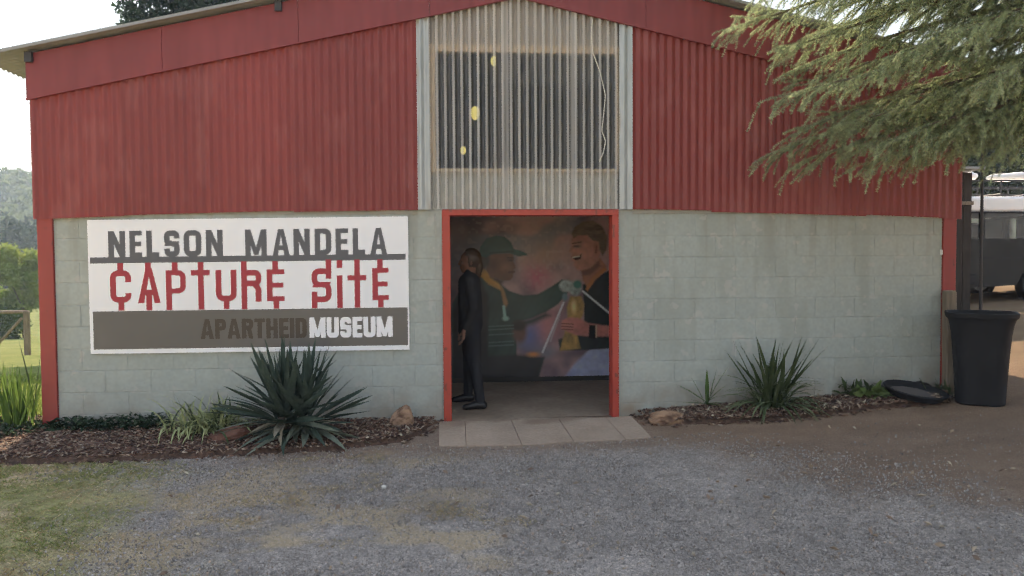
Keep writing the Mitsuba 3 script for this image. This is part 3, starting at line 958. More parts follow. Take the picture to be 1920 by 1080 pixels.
def sheet_quad(p, z_off, d=.03):
    """a slab with the four plan corners p, its top slightly above the ground"""
    p = [V(*q) for q in p]
    c = sum(p) / 4
    top = [q + (c - q) * .012 for q in p]
    inn = [q + (c - q) * .03 for q in p]
    zt = [float(G(*q)) + z_off for q in p]
    v = [(*q, z - d) for q, z in zip(top, zt)] + [(*q, z - .003) for q, z in zip(top, zt)] + [(*q, z) for q, z in zip(inn, zt)]
    f = [(8, 9, 10, 11)]
    for i in range(4):
        k = (i + 1) % 4
        f += [(i, k, 4 + k, 4 + i), (4 + i, 4 + k, 8 + k, 8 + i)]
    return tm(v, f)


front = [(-.15, -.825), (.076, -.845), (.541, -.875), (.988, -.805), (1.44, -.79), (1.667, -.775)]
mid = [(-.158, -.45), (.076, -.46), (.528, -.47), (.978, -.43), (1.43, -.415), (1.667, -.41)]
back = [(-.166, -.04), (.076, -.045), (.515, -.045), (.968, -.045), (1.42, -.045), (1.66, -.045)]
for A, B in ((front, mid), (mid, back)):
    for i in range(5):
        put('slab', sheet_quad([A[i], A[i + 1], B[i + 1], B[i]], .012 + .003 * rng.random()), 'mat_slab', 'paving')

# ---------------------------------------------------------------- beds, chips, gravel, straw
BEDL = Polygon([(-4.9, -1.0), (-3.53, -1.01), (-2.72, -1.03), (-1.94, -.96), (-1.03, -.9), (-.45, -.66), (-.22, -.3), (-.2, .0), (-3.6, .0), (-3.75, .02), (-3.78, .75), (-4.9, .75)])
BEDR = Polygon([(1.72, .0), (1.78, -.36), (2.11, -.5), (3.05, -.6), (3.9, -.46), (4.5, -.45), (4.75, -.2), (4.8, .0)])


def bed_mesh(poly, h, seed):
    x0, y0, x1, y1 = poly.bounds
    xs, ys = np.arange(x0, x1 + .04, .04), np.arange(y0, y1 + .04, .04)
    X, Y = np.meshgrid(xs, ys)
    d = np.array([poly.exterior.distance(Point(a, b)) * (1 if poly.contains(Point(a, b)) else -1) for a, b in zip(X.ravel(), Y.ravel())]).reshape(X.shape)
    n = meshkit.fbm(np.stack([X * 9, Y * 9, 0 * X], -1), 3, seed) - .5
    Z = G(X, Y) - .02 + (h + .02 + .05 * n) * ss(-.02, .10, d + .08 * n)
    keep = d > -.06
    nx = len(xs)
    i, j = np.meshgrid(np.arange(nx - 1), np.arange(len(ys) - 1))
    a = (j * nx + i).ravel()
    f = np.stack([a, a + 1, a + nx + 1, a + nx], 1)
    kf = keep.ravel()[f].all(1)
    return tm(np.stack([X.ravel(), Y.ravel(), Z.ravel()], 1), f[kf])


put('flower_bed', bed_mesh(BEDL, .04, 3), 'mat_soil', smooth=True, kind='structure')
put('flower_bed', bed_mesh(BEDR, .035, 5), 'mat_soil', smooth=True, kind='structure')


def scatter_in(poly, n, r):
    x0, y0, x1, y1 = poly.bounds
    from shapely import contains_xy
    out = []
    while sum(map(len, out)) < n:
        q = np.stack([r.uniform(x0, x1, n), r.uniform(y0, y1, n)], 1)
        out.append(q[contains_xy(poly, q[:, 0], q[:, 1])])
    return np.vstack(out)[:n]


def chips(P, z, length, width, thick, r, cols, tilt=.35):
    """little bent flakes: two quads and an underside each"""
    n = len(P)
    L = length * (.5 + r.random(n))
    Wd = width * (.5 + r.random(n))
    a = r.uniform(0, 2 * np.pi, n)
    e1 = np.stack([np.cos(a), np.sin(a), r.normal(0, tilt, n)], 1)
    e2 = np.stack([-np.sin(a), np.cos(a), r.normal(0, tilt, n)], 1)
    up = np.stack([r.normal(0, .2, n), r.normal(0, .2, n), np.ones(n)], 1)
    c = np.stack([P[:, 0], P[:, 1], z], 1)
    v = np.stack([c - e1 * L[:, None] - e2 * Wd[:, None] * .3, c - e2 * Wd[:, None] + up * thick, c + e1 * L[:, None], c + e2 * Wd[:, None] + up * thick * .3, c + up * thick * 1.6, c - up * thick * .8], 1).reshape(-1, 3)
    o = (np.arange(n) * 6)[:, None]
    F_ = np.array([[0, 1, 4], [1, 2, 4], [2, 3, 4], [3, 0, 4], [1, 0, 5], [2, 1, 5], [3, 2, 5], [0, 3, 5]])
    f = (o[:, None] + F_[None]).reshape(-1, 3)
    k = r.choice(len(cols), n)
    col = np.asarray(cols)[k] * (.65 + .7 * r.random(n))[:, None]
    return tm(v, f), np.repeat(col, 6, axis=0)


r1 = np.random.default_rng(31)
bark_cols = [(.105, .05, .034), (.075, .042, .03), (.15, .085, .055), (.05, .03, .024), (.20, .135, .095), (.26, .20, .15)]
PL = scatter_in(BEDL, 7500, r1)
PR = scatter_in(BEDR, 3800, r1)
Pb = np.vstack([PL, PR])
spill = r1.normal(0, .05, Pb.shape)
Pb = Pb + spill
Pb[:, 1] = np.where((Pb[:, 0] > -3.6), np.minimum(Pb[:, 1], -.015), Pb[:, 1])
inb = np.array([BEDL.contains(Point(*q)) or BEDR.contains(Point(*q)) for q in Pb])
m, col = chips(Pb, G(Pb[:, 0], Pb[:, 1]) + np.where(inb, .05, .012), .026, .009, .006, r1, bark_cols)
put('bark_mulch', m, 'mat_vertex', color=col, kind='stuff', label='reddish brown bark chips and dry litter covering the beds along the wall', category='mulch')

# dry leaves lying in the right bed and on the gravel
Pl = np.vstack([scatter_in(BEDR, 110, r1), scatter_in(BEDL, 45, r1), np.stack([r1.uniform(-2, 4.2, 120), r1.uniform(-4.0, -.9, 120)], 1)])
inb = np.array([BEDL.contains(Point(*q)) or BEDR.contains(Point(*q)) for q in Pl])
m, col = chips(Pl, G(Pl[:, 0], Pl[:, 1]) + np.where(inb, .062, .014), .022, .010, .008, r1, [(.27, .20, .14), (.36, .29, .21), (.20, .14, .10), (.45, .40, .31)])
put('dry_leaves', m, 'mat_vertex', color=col, kind='stuff', label='curled dry leaves scattered over the bed and the gravel', category='leaves')


def np_masks(x, y):
    F3 = lambda a, b, c: meshkit.fbm(np.stack([a, b, c + 0 * a], -1), 3, 0)
    return masks(x, y, F3)


def stones():
    r = np.random.default_rng(17)
    n = 105000
    y = -.75 - 3.6 * r.random(n) ** 1.25
    x = r.uniform(-3.2, 4.6, n)
    left, right, wob = np_masks(x, y)
    keep = (r.random(n) < ss(-.7, .35, x - left)) & (r.random(n) < 1 - .95 * ss(-.35, .9, x - right)) & (r.random(n) < 1 - .8 * ss(-1.4, -.9, y + wob * .15))
    x, y = x[keep], y[keep]
    n = len(x)
    s = .0036 + .0065 * r.random(n) ** 3
    ax = r.normal(size=(n, 3))
    base = np.array([[1, 0, 0], [-1, 0, 0], [0, 1, 0], [0, -1, 0], [0, 0, .7], [0, 0, -.7]], float)
    v = base[None] * (.7 + .6 * r.random((n, 6, 1)))
    q = np.linalg.qr(r.normal(size=(n, 3, 3)))[0]
    q[:, 2] = q[:, 2] * .5 + V(0, 0, .6)
    v = np.einsum('nij,njk->nik', v, q) * s[:, None, None]
    z = G(x, y) + .004 + s * .2
    v += np.stack([x, y, z], 1)[:, None]
    F_ = np.array([[0, 2, 4], [2, 1, 4], [1, 3, 4], [3, 0, 4], [2, 0, 5], [1, 2, 5], [3, 1, 5], [0, 3, 5]])
    f = ((np.arange(n) * 6)[:, None, None] + F_[None]).reshape(-1, 3)
    t = r.random(n)
    t = t ** 1.3
    col = np.stack([.145 + .34 * t, .133 + .31 * t, .127 + .29 * t], 1)
    brown = r.random(n) < .12
    col[brown] = col[brown] * V(1.1, .92, .75)
    pale = r.random(n) < .012
    col[pale] = V(.5, .49, .46)
    return tm(v.reshape(-1, 3), f), np.repeat(col, 6, axis=0)


m, col = stones()
put('gravel', m, 'mat_vertex', color=col, kind='stuff', label='loose grey crushed stone covering the forecourt', category='gravel')


def blades(x, y, h, w, r, cols, lean=.6, z_off=0.):
    n = len(x)
    a = r.uniform(0, 2 * np.pi, n)
    d = np.stack([np.cos(a), np.sin(a), 0 * a], 1)
    b = r.uniform(0, 2 * np.pi, n)
    L = h * (.4 + .9 * r.random(n))
    tip = np.stack([np.cos(b) * lean, np.sin(b) * lean, .35 + .65 * r.random(n)], 1)
    tip *= (L / np.linalg.norm(tip, axis=1))[:, None]
    p = np.stack([x, y, G(x, y) - .004 + z_off], 1)
    v = np.stack([p - d * w, p + d * w, p + tip * .55 + d * w * .7 + V(0, 0, .1) * L[:, None], p + tip], 1).reshape(-1, 3)
    o = (np.arange(n) * 4)[:, None]
    f = np.concatenate([o + np.array([[0, 1, 2]]), o + np.array([[0, 2, 3]])], 1).reshape(-1, 3)
    col = np.asarray(cols)[r.choice(len(cols), n)] * (.7 + .6 * r.random(n))[:, None]
    return tm(v, f), np.repeat(col, 4, axis=0)


def np_fbm(x, y, z, o, seed=0):
    return meshkit.fbm(np.stack([x, y, z + 0 * x], -1), o, seed)


r2 = np.random.default_rng(23)
n = 190000
x, y = r2.uniform(-4.4, .9, n), -1.02 - 3.0 * r2.random(n)
left, right, wob = np_masks(x, y)
gm = ss(.5, -.5, x - left)
patch = ss(.52, .64, np_fbm(x * 1.5 + 2., y * 2.6 + 1., 12., 4)) * ss(.7, -.5, x + .35 * y + .4)
gfac = ss(.4, .6, np_fbm(x * 1.2 + 5, y * 1.7, 2., 4))
tuft = ss(.35, .6, np_fbm(x * 16, y * 16, 1., 2))
u = r2.random(n)
green = (u < gm * gfac * (.15 + .85 * tuft) * .6)
straw = (~green) & (r2.random(n) < (np.maximum(gm * .55, patch * .6) * (.1 + .9 * tuft)))
m, col = blades(x[green], y[green], .034, .0026, r2, [(.20, .25, .075), (.30, .32, .11), (.42, .39, .18), (.24, .27, .10)], .8)
put('grass', m, 'mat_leaf_vertex', color=col, kind='stuff', label='short patchy green grass at the left edge of the gravel', category='grass')
m, col = blades(x[straw], y[straw], .036, .0023, r2, [(.50, .39, .23), (.62, .51, .34), (.42, .31, .17), (.36, .32, .16)], 1.3)
put('dry_grass', m, 'mat_leaf_vertex', color=col, kind='stuff', label='flattened straw coloured dry grass tufts over the gravel', category='dry grass')
n = 26000
x, y = r2.uniform(-9.5, -3.95, n), .8 + 7 * r2.random(n) ** 1.6
m, col = blades(x, y, .07, .004, r2, [(.13, .19, .035), (.20, .25, .06), (.10, .15, .03)], .6)
put('lawn_grass', m, 'mat_leaf_vertex', color=col, kind='stuff', label='sunlit green lawn grass beyond the left corner of the shed', category='grass')

# ---------------------------------------------------------------- plants


def blade(p, d, L, w, droop, nseg=6, fold=.35, twist=0., base_w=.55, side=None):
    """a folded tapering leaf: p base, d start direction, droop bends it towards the ground"""
    d = np.asarray(d, float)
    d = d / np.linalg.norm(d)
    pts, dirs = [np.asarray(p, float)], []
    for i in range(nseg):
        dirs.append(d)
        pts.append(pts[-1] + d * L / nseg)
        d = d + V(0, 0, -droop / nseg)
        d = d / np.linalg.norm(d)
    dirs.append(d)
    v = []
    for i, (q, e) in enumerate(zip(pts, dirs)):
        t = i / nseg
        ww = w * (base_w + (1 - base_w) * min(1, t * 3.5)) * (1 - max(0, (t - .45) / .55) ** 1.6) + .0006
        s = np.cross(e, V(0, 0, 1)) if side is None else np.asarray(side, float)
        s = s / (np.linalg.norm(s) + 1e-9)
        u = np.cross(s, e)
        a = twist * t
        s, u = s * math.cos(a) + u * math.sin(a), u * math.cos(a) - s * math.sin(a)
        v += [q - s * ww + u * ww * fold, q, q + s * ww + u * ww * fold]
    f = []
    for i in range(nseg):
        b = 3 * i
        f += [(b, b + 1, b + 4, b + 3), (b + 1, b + 2, b + 5, b + 4)]
    return tm(v, f)


ry = np.random.default_rng(77)
yuc = thing('yucca', 'large spiky dark green yucca rosette in front of the sign', 'plant')
for hx, hy, hz_, n_y in ((-1.50, -.46, .27, 105), (-1.30, -.43, .23, 88)):
    YC = V(hx, hy, hz_)
    put('trunk', tube([YC + V(0, .02, -.25), YC + V(.02, 0, -.08), YC], [.09, .085, .05], 9), 'mat_bark', yuc, smooth=True)
    for i in range(n_y):
        t = (i + .5) / n_y
        el = math.radians(84 - 112 * t ** 1.0) + ry.normal(0, .13)
        az = i * 2.39996 + ry.normal(0, .3)
        if math.sin(az) > .25 and el < .5 and ry.random() < .7:
            continue
        d = V(math.cos(az) * math.cos(el), math.sin(az) * math.cos(el), math.sin(el))
        L = .50 + .20 * ry.random()
        if d[1] > 0:
            L *= 1 - .42 * d[1] * math.cos(el)
        dead = t > .86 and ry.random() < .4
        pale = el < .2 and ry.random() < .5
        st = V(ry.normal(0, .022), ry.normal(0, .022), -.10 * t + ry.normal(0, .02))
        put('leaf', blade(YC + st + d * .04, d, L, .023 + .009 * ry.random(), .08 + .30 * ry.random() ** 2 + .25 * (el < .2) * ry.random(), 6, .3, ry.normal(0, .7), .45), 'mat_yucca_dead' if dead else ('mat_yucca_pale' if pale else 'mat_yucca'), yuc, smooth=True)

for i in range(34):   # older leaves lying outwards at the foot
    az, el = ry.uniform(-math.pi * .98, -.02), math.radians(ry.uniform(-30, 12))
    d = V(math.cos(az) * math.cos(el), math.sin(az) * math.cos(el), math.sin(el))
    put('leaf', blade(V(-1.40 + ry.normal(0, .10), -.46 + ry.normal(0, .03), .19 + .05 * ry.random()), d, .40 + .18 * ry.random(), .021 + .008 * ry.random(), .1 + .5 * ry.random(), 6, .3, ry.normal(0, .9), .45),
        ('mat_yucca_dead', 'mat_yucca_pale', 'mat_yucca', 'mat_yucca_pale')[i % 4], yuc, smooth=True)
spi = thing('spider_plant', 'low pale striped tuft of arching leaves left of the yucca', 'plant')
for i in range(230):
    az, el = ry.uniform(0, 2 * np.pi), math.radians(ry.uniform(20, 85))
    c = V(-2.20 + ry.normal(0, .14), -.36 + ry.normal(0, .07), .14)
    d = V(math.cos(az) * math.cos(el), math.sin(az) * math.cos(el) - .1, math.sin(el))
    put('leaf', blade(c, d, .26 + .15 * ry.random(), .0075 + .003 * ry.random(), 1.9, 6, .25), 'mat_variegated' if ry.random() < .7 else 'mat_strap', spi, smooth=True)

iri = thing('iris', 'upright clump of sword shaped green leaves at the left edge beside the lawn', 'plant')
for i in range(46):
    c = V(-4.02 + ry.normal(0, .10), .02 + ry.normal(0, .07), .08)
    az, el = ry.uniform(0, 2 * np.pi), math.radians(ry.uniform(66, 88))
    d = V(math.cos(az) * math.cos(el), math.sin(az) * math.cos(el), math.sin(el))
    put('leaf', blade(c, d, .36 + .32 * ry.random(), .012 + .005 * ry.random(), .25, 6, .15), 'mat_iris', iri, smooth=True)
for i, (dx, dz, L) in enumerate([(.30, .75, .75), (.12, 1., .72), (.42, .6, .6), (.2, .9, .85)]):
    put('leaf', blade(V(-3.92 + .03 * i, .1, .08), V(-dx if i == 3 else dx * .5, 0.1, dz), L, .008, .4, 6, .15), 'mat_strap', iri, smooth=True)

agp = thing('strappy_plant', 'tall clump of dark green strap leaves in the right bed against the block wall', 'plant')
AC = V(2.95, -.27, .21)
for i in range(150):
    t = ry.random()
    upright = i < 40
    az = ry.uniform(0, 2 * np.pi)
    if upright:
        el, L, dp = math.radians(ry.uniform(48, 88)), .44 + .36 * ry.random(), .2
    else:
        el, L, dp = math.radians(ry.uniform(20, 65)), .42 + .24 * ry.random(), 1.5
        if math.sin(az) > .5:
            L *= .6
    d = V(math.cos(az) * math.cos(el), math.sin(az) * math.cos(el), math.sin(el))
    put('leaf', blade(AC + V(ry.normal(0, .06), ry.normal(0, .04), 0), d, L, (.017 if upright else .0105) + .006 * ry.random(), dp, 6, .25), 'mat_strap' if (upright or ry.random() < .35) else 'mat_strap_pale', agp, smooth=True)

sml = thing('dracaena', 'small sparse plant with a few spiky leaves right of the doorway rock', 'plant')
SC = V(2.36, -.14, .17)
for (dx, dz, L, w) in [(.42, .9, .40, .013), (.2, 1, .33, .012), (-.75, .5, .32, .012), (-.4, .8, .27, .012), (.05, 1, .30, .012), (.6, .6, .26, .012), (-1, .1, .24, .010), (.9, .05, .17, .012), (.7, -.05, .16, .012), (-.1, 1, .17, .009), (.5, .3, .14, .010), (-.6, .2, .15, .01)]:
    put('leaf', blade(SC + V(ry.normal(0, .012), 0, .06), V(dx, ry.normal(0, .2) - .1, dz + .05), L * 1.1, w * 1.55, .15, 6, .2), 'mat_dracaena', sml, smooth=True)
put('stem', tube([SC + V(0, 0, -.06), SC + V(.005, 0, .06)], [.012, .009], 7), 'mat_bark', sml, smooth=True)


def oval_leaf(p, d, L, w, r):
    d = np.asarray(d, float) / np.linalg.norm(d)
    s = np.cross(d, V(0, 0, 1) + .4 * r.normal(size=3))
    s /= np.linalg.norm(s)
    u = np.cross(s, d)
    v = []
    prof = [.12, .75, 1., .8, .3, .02]
    for i, q in enumerate(prof):
        t = i / 5
        c = np.asarray(p) + d * L * t - u * L * .22 * t * t
        v += [c - s * w * q + u * w * q * .3, c, c + s * w * q + u * w * q * .3]
    f = []
    for i in range(5):
        b = 3 * i
        f += [(b, b + 1, b + 4, b + 3), (b + 1, b + 2, b + 5, b + 4)]
    return tm(v, f)


lfy = thing('leafy_plant', 'low plant with broad bright green leaves beside the black basin', 'plant')
for i in range(34):
    az, el = ry.uniform(0, 2 * np.pi), math.radians(ry.uniform(5, 75))
    d = V(math.cos(az) * math.cos(el), math.sin(az) * math.cos(el) - .2, math.sin(el))
    put('leaf', oval_leaf(V(4.02 + ry.normal(0, .05), -.22 + ry.normal(0, .03), .27 + .06 * ry.random()), d, .09 + .05 * ry.random(), .046 + .012 * ry.random(), ry), 'mat_light_leaf', lfy, smooth=True)
lf2 = thing('leafy_plant', 'dim dark leaved plant behind the bright leafy plant, close to the wall', 'plant')
for i in range(40):
    az, el = ry.uniform(0, 2 * np.pi), math.radians(ry.uniform(15, 80))
    d = V(math.cos(az) * math.cos(el), math.sin(az) * math.cos(el) - .1, math.sin(el))
    put('leaf', oval_leaf(V(3.85 + ry.normal(0, .10), -.12 + ry.normal(0, .02), .27 + .08 * ry.random()), d, .10 + .06 * ry.random(), .022, ry), 'mat_strap', lf2, smooth=True)
pf = thing('leafy_plant', 'small dark plant growing at the foot of the old wooden post', 'plant')
for i in range(26):
    az, el = ry.uniform(0, 2 * np.pi), math.radians(ry.uniform(20, 80))
    d = V(math.cos(az) * math.cos(el), math.sin(az) * math.cos(el) - .1, math.sin(el))
    put('leaf', blade(V(4.70 + ry.normal(0, .06), -.16, .27), d, .12 + .10 * ry.random(), .011, .8, 5, .2), 'mat_strap', pf, smooth=True)


def ground_cover(name, label, poly, n, zlo, zhi, size, mat_cols, seed):
    r = np.random.default_rng(seed)
    P = scatter_in(poly, n, r)
    z = G(P[:, 0], P[:, 1]) + .04 + zlo + (zhi - zlo) * r.random(n) * (.4 + .6 * np_fbm(P[:, 0] * 6, P[:, 1] * 6, 1., 2))
    m, col = chips(P, z, size, size * .62, size * .12, r, mat_cols, .5)
    put(name, m, 'mat_leaf_vertex', color=col, kind='stuff', label=label, category='ground cover')


ivy = [(.035, .06, .038), (.055, .085, .05), (.025, .045, .03), (.075, .105, .065)]
ground_cover('ivy', 'dark green low creeper along the foot of the wall by the left corner post', Polygon([(-3.62, -.03), (-2.62, -.03), (-2.55, -.20), (-3.0, -.28), (-3.62, -.22)]), 800, .0, .15, .024, ivy, 91)
ground_cover('creeper', 'dark creeper under the sword leaved clump at the left edge', Polygon([(-4.8, .2), (-3.75, .2), (-3.62, -.30), (-4.0, -.48), (-4.8, -.45)]), 1100, .0, .08, .022, ivy, 92)

# ---------------------------------------------------------------- stones by the beds


def rock(label, c, r, seed, mat, amp=.22, cut=None):
    m = trimesh.creation.icosphere(subdivisions=4)
    v = np.array(m.vertices)
    q = np.sign(v) * np.abs(v) ** .92
    n1 = meshkit.fbm(v * 1.6 + seed, 3, seed) - .5
    n2 = meshkit.fbm(v * 6 + seed, 3, seed + 1) - .5
    v = q * (1 + 2 * amp * n1 + (.26 * n2))[:, None]
    if cut:
        for nrm, dd in cut:
            nrm = V(*nrm) / np.linalg.norm(nrm)
            over = np.maximum(v @ nrm - dd, 0)
            v = v - over[:, None] * nrm * .85
    v = v * np.asarray(r) + np.asarray(c)
    put('rock', tm(v, m.faces), mat, smooth=35, label=label, category='rock')


rock('upright pointed brown rock between the yucca and the doorway', (-.49, -.20, .14), (.15, .11, .15), 3, 'mat_rock', .3, [((-.75, -.2, .75), .55), ((.9, 0, .25), .6), ((0, -1, .2), .7)])
rock('dark red sloping rock wedged against the left side of the yucca', (-1.93, -.56, .11), (.20, .12, .11), 8, 'mat_rock_dark', .2, [((-.5, -.3, .8), .5)])
rock('rounded rust brown stone lying right of the doorway', (1.93, -.33, .13), (.165, .11, .085), 12, 'mat_rock', .2)
principled('mat_pale_stone', (.62, .61, .58), .7)
put('white_stone', blob((-.511, -1.8, .03), (.018, .015, .013), 5, .2, 2., 2), 'mat_pale_stone', smooth=True, label='single white pebble on the gravel before the rock', category='stone')

# ---------------------------------------------------------------- basin, bin, posts at the right corner
tray = thing('basin', 'shallow round black plastic basin lying tilted in the right bed', 'basin')
th = np.linspace(0, 2 * np.pi, 41)[:-1]
prof = [(.205, .0), (.255, .085), (.27, .10), (.282, .098), (.280, .088), (.262, .078), (.215, -.012), (.0, -.012)]
prof_in = [(.0, .012), (.198, .012), (.248, .092), (.27, .10)]


def lathe(prof, n=40, sx=1., sy=1.):
    v, f = [], []
    for (r_, z) in prof:
        v += [(r_ * math.cos(a) * sx, r_ * math.sin(a) * sy, z) for a in np.linspace(0, 2 * np.pi, n + 1)[:-1]]
    for i in range(len(prof) - 1):
        for j in range(n):
            k = (j + 1) % n
            f.append((i * n + j, i * n + k, (i + 1) * n + k, (i + 1) * n + j))
    return tm(v, f)


M = trimesh.transformations.euler_matrix(math.radians(9), math.radians(4), .1)
M[:3, 3] = (4.34, -.29, .305)
tb = cat([lathe([(.0, .010), (.215, .010), (.25, .050), (.262, .062), (.275, .062), (.280, .052), (.268, .040), (.225, -.010), (.0, -.010)], 44)])
tb.apply_transform(M)
put('bowl', tb, 'mat_black_plastic', tray, smooth=40)
principled('mat_tray_dust', (.10, .088, .085), .8)
dd = lathe([(.0, .026), (.12, .024), (.20, .018), (.222, .014)], 30)
dd.apply_transform(M)
put('sediment', dd, 'mat_tray_dust', tray, smooth=True)
hose = thing('hose', 'length of thin black hose curled behind the basin', 'hose')
hp = [(4.42, -.02, .33), (4.50, -.02, .37), (4.58, -.02, .38), (4.66, -.025, .35), (4.72, -.04, .29)]
scene[f'{hose}__tube'] = mikit.ply(tube([tuple(V(*a) * (1 - t) + V(*b) * t) for a, b in zip(hp[:-1], hp[1:]) for t in (0, .5)] + [hp[-1]], .011, 7), 'mat_black_rubber', smooth=True)

binn = thing('bin', 'tall tapered black plastic bin with a wide open rim standing at the right corner', 'bin')
BC = V(4.86, -.47, 0)
bz = float(G(4.76, -.7)) - .005


def rrect(w, d, r, n=6):
    out = []
    for cx, cy, a0 in ((w - r, d - r, 0), (-w + r, d - r, 90), (-w + r, -d + r, 180), (w - r, -d + r, 270)):
        for k in range(n + 1):
            a = math.radians(a0 + 90 * k / n)
            out.append((cx + r * math.cos(a), cy + r * math.sin(a)))
    return np.array(out)


def loft(secs):
    n = len(secs[0][0])
    v, f = [], []
    for q, z in secs:
        v += [(a, b, z) for a, b in q]
    for i in range(len(secs) - 1):
        for j in range(n):
            k = (j + 1) % n
            f.append((i * n + j, i * n + k, (i + 1) * n + k, (i + 1) * n + j))
    return v, f


H = .86
S = []
for z, w in ((.012, .185), (.025, .197), (.12, .202), (.30, .212), (.50, .224), (.66, .238), (.76, .254), (.80, .268), (.815, .285), (.85, .292), (H, .288), (H, .268), (.82, .255), (.74, .240), (.50, .214), (.20, .196), (.04, .186)):
    S.append((rrect(w, w, w * .62, 8), z))
v, f = loft(S)
n = len(S[0][0])
v = np.array(v)
cen = [V(0, 0, S[0][1]), V(0, 0, S[-1][1])]
v = np.vstack([v, cen])
ft = []
for q in f:
    ft += [(q[0], q[1], q[2]), (q[0], q[2], q[3])]
for j in range(n):
    k = (j + 1) % n
    ft += [(len(v) - 2, k, j), (len(v) - 1, (len(S) - 1) * n + j, (len(S) - 1) * n + k)]
R = trimesh.transformations.rotation_matrix(math.radians(-33), [0, 0, 1])
R[:3, 3] = (BC[0], BC[1], bz)
bm = tm(v, ft)
bm.apply_transform(R)
put('body', bm, 'mat_black_plastic', binn, smooth=35)
wp = thing('wooden_post', 'short weathered wooden post standing before the right red corner post', 'post')
pr = rrect(.055, .05, .02, 3)
v, f = loft([(pr * 1.02, .1), (pr, .5), (pr * .97, .9), (pr * .95, 1.265), (pr * .8, 1.285)])
v = np.array(v) + V(4.825, -.085, 0)
v[:, 0] += .008 * np.sin(v[:, 2] * 4)
nn = len(pr)
v = np.vstack([v, V(4.825, -.085, 1.287)])
ft = []
for q in f:
    ft += [(q[0], q[1], q[2]), (q[0], q[2], q[3])]
ft += [(4 * nn + j, 4 * nn + (j + 1) % nn, len(v) - 1) for j in range(nn)]
scene[f'{wp}__timber'] = mikit.ply(tm(v, ft), 'mat_old_wood', smooth=40)
pole = thing('pole', 'thin dark metal pole rising behind the black bin', 'pole')
scene[f'{pole}__shaft'] = mikit.ply(tube([(5.40, .25, .25), (5.39, .25, 1.4), (5.385, .25, 2.9)], [.017, .016, .015], 10), 'mat_dark_steel', smooth=True)
principled('mat_white_plastic', (.7, .7, .68), .5)
put('wall_fitting', bx(4.772, 4.792, -.02, .0, 1.635, 1.685, .003), 'mat_white_plastic', label='tiny white plastic fitting at the right end of the block wall', category='fitting')

# ---------------------------------------------------------------- left background: timber gate and fence
gate = thing('field_gate', 'weathered timber field gate with top rail and diagonal brace on the lawn', 'gate')
gx, gy = -14.58, 19.4
gz = float(G(gx, gy))
put('post', bx(gx - .085, gx + .085, gy - .07, gy + .07, gz - .3, gz + 1.45, .02), 'mat_old_wood', gate)
put('rail', tube([(gx - 4.2, gy + .1, gz + 1.36), (gx, gy, gz + 1.42)], .055, 8), 'mat_old_wood', gate, smooth=True)
put('brace', tube([(gx - 1.25, gy + .05, gz + .02), (gx - .1, gy - .1, gz + 1.2)], .05, 8), 'mat_old_wood', gate, smooth=True)
put('upright', tube([(gx - 1.22, gy, gz - .1), (gx - 1.2, gy, gz + 1.38)], .035, 8), 'mat_old_wood', gate, smooth=True)
put('rail', tube([(gx - 4.2, gy + .1, gz + .1), (gx - 1.2, gy, gz + .12)], .05, 8), 'mat_old_wood', gate, smooth=True)

# ---------------------------------------------------------------- right background: timber shed and van
shed = thing('timber_shed', 'dark plank shed between the red corner post and the parked van', 'shed')
sy, sx0, sx1 = 5.0, 6.6, 8.74
for i in range(14):
    a = sx0 + i * (sx1 - sx0) / 14
    b = a + (sx1 - sx0) / 14
    put('plank', bx(a + .004, b - .004, sy - .012 - .006 * rng.random(), sy + .02, .3, 3.05 + .02 * rng.random(), .003), 'mat_shed_wood', shed)
put('side_wall', cat([bx(sx0, sx0 + .06, sy + .021, sy + 2.4, .3, 3.0), bx(sx1 - .06, sx1, sy + .021, sy + 2.4, .3, 3.0), bx(sx0, sx1, sy + 2.4, sy + 2.46, .3, 3.0)]), 'mat_shed_wood', shed)
put('roof', bx(sx0 - .2, sx1 + .06, sy - .25, sy + 2.7, 3.08, 3.12), 'mat_roof', shed)
put('batten', bx(sx0, sx1 + .01, sy - .05, sy - .019, 2.50, 2.56, .003), 'mat_old_wood', shed)

van = thing('van', 'dark grey van with white raised roof and roof rack parked right of the shed', 'van')
principled('mat_van', proc(lambda p, n, uv: mix((.010, .012, .013), (.018, .021, .021), fbm(p.x * 2, p.z * 2, 0., 2))), .4, specular=.25)
principled('mat_van_white', (.80, .80, .79), .4, clearcoat=.4)
scene['mat_glass'] = {'type': 'thindielectric', 'int_ior': 1.5, 'specular_reflectance': {'type': 'rgb', 'value': .4}, 'specular_transmittance': {'type': 'rgb', 'value': .78}}
vx, vy, vz = 8.98, 5.75, .79
VW = 1.75


def prism_y(pts, y0, y1, c=0):
    p = Polygon(pts)
    if c:
        p = p.buffer(-c).buffer(c, quad_segs=4)
    m = extr(p, y1 - y0, y1)
    return m


body_pts = [(0, .25), (0.02, .95), (.06, 1.16), (4.2, 1.16), (4.75, .95), (4.85, .6), (4.85, .32), (4.25, .32), (4.15, .52), (3.95, .66), (3.65, .66), (3.45, .52), (3.35, .32), (2.1, .32), (2.0, .52), (1.8, .66), (1.5, .66), (1.3, .52), (1.2, .32)]
lower = prism_y([(vx + a, vz + b) for a, b in body_pts], vy, vy + VW)
put('body', lower, 'mat_van', van)
pil = []
for y0 in (vy + .03, vy + VW - .07):
    for (a, b, c, d) in ((.06, .14, .10, .22), (.50, .60, .50, .60), (1.72, 1.82, 1.72, 1.82), (2.9, 3.0, 2.9, 3.0), (3.95, 4.05, 3.45, 3.55)):
        pil.append(prism_y([(vx + a, vz + 1.16), (vx + b, vz + 1.16), (vx + d, vz + 1.62), (vx + c, vz + 1.62)], y0, y0 + .04))
for q in pil:
    put('pillar', q, 'mat_van', van)
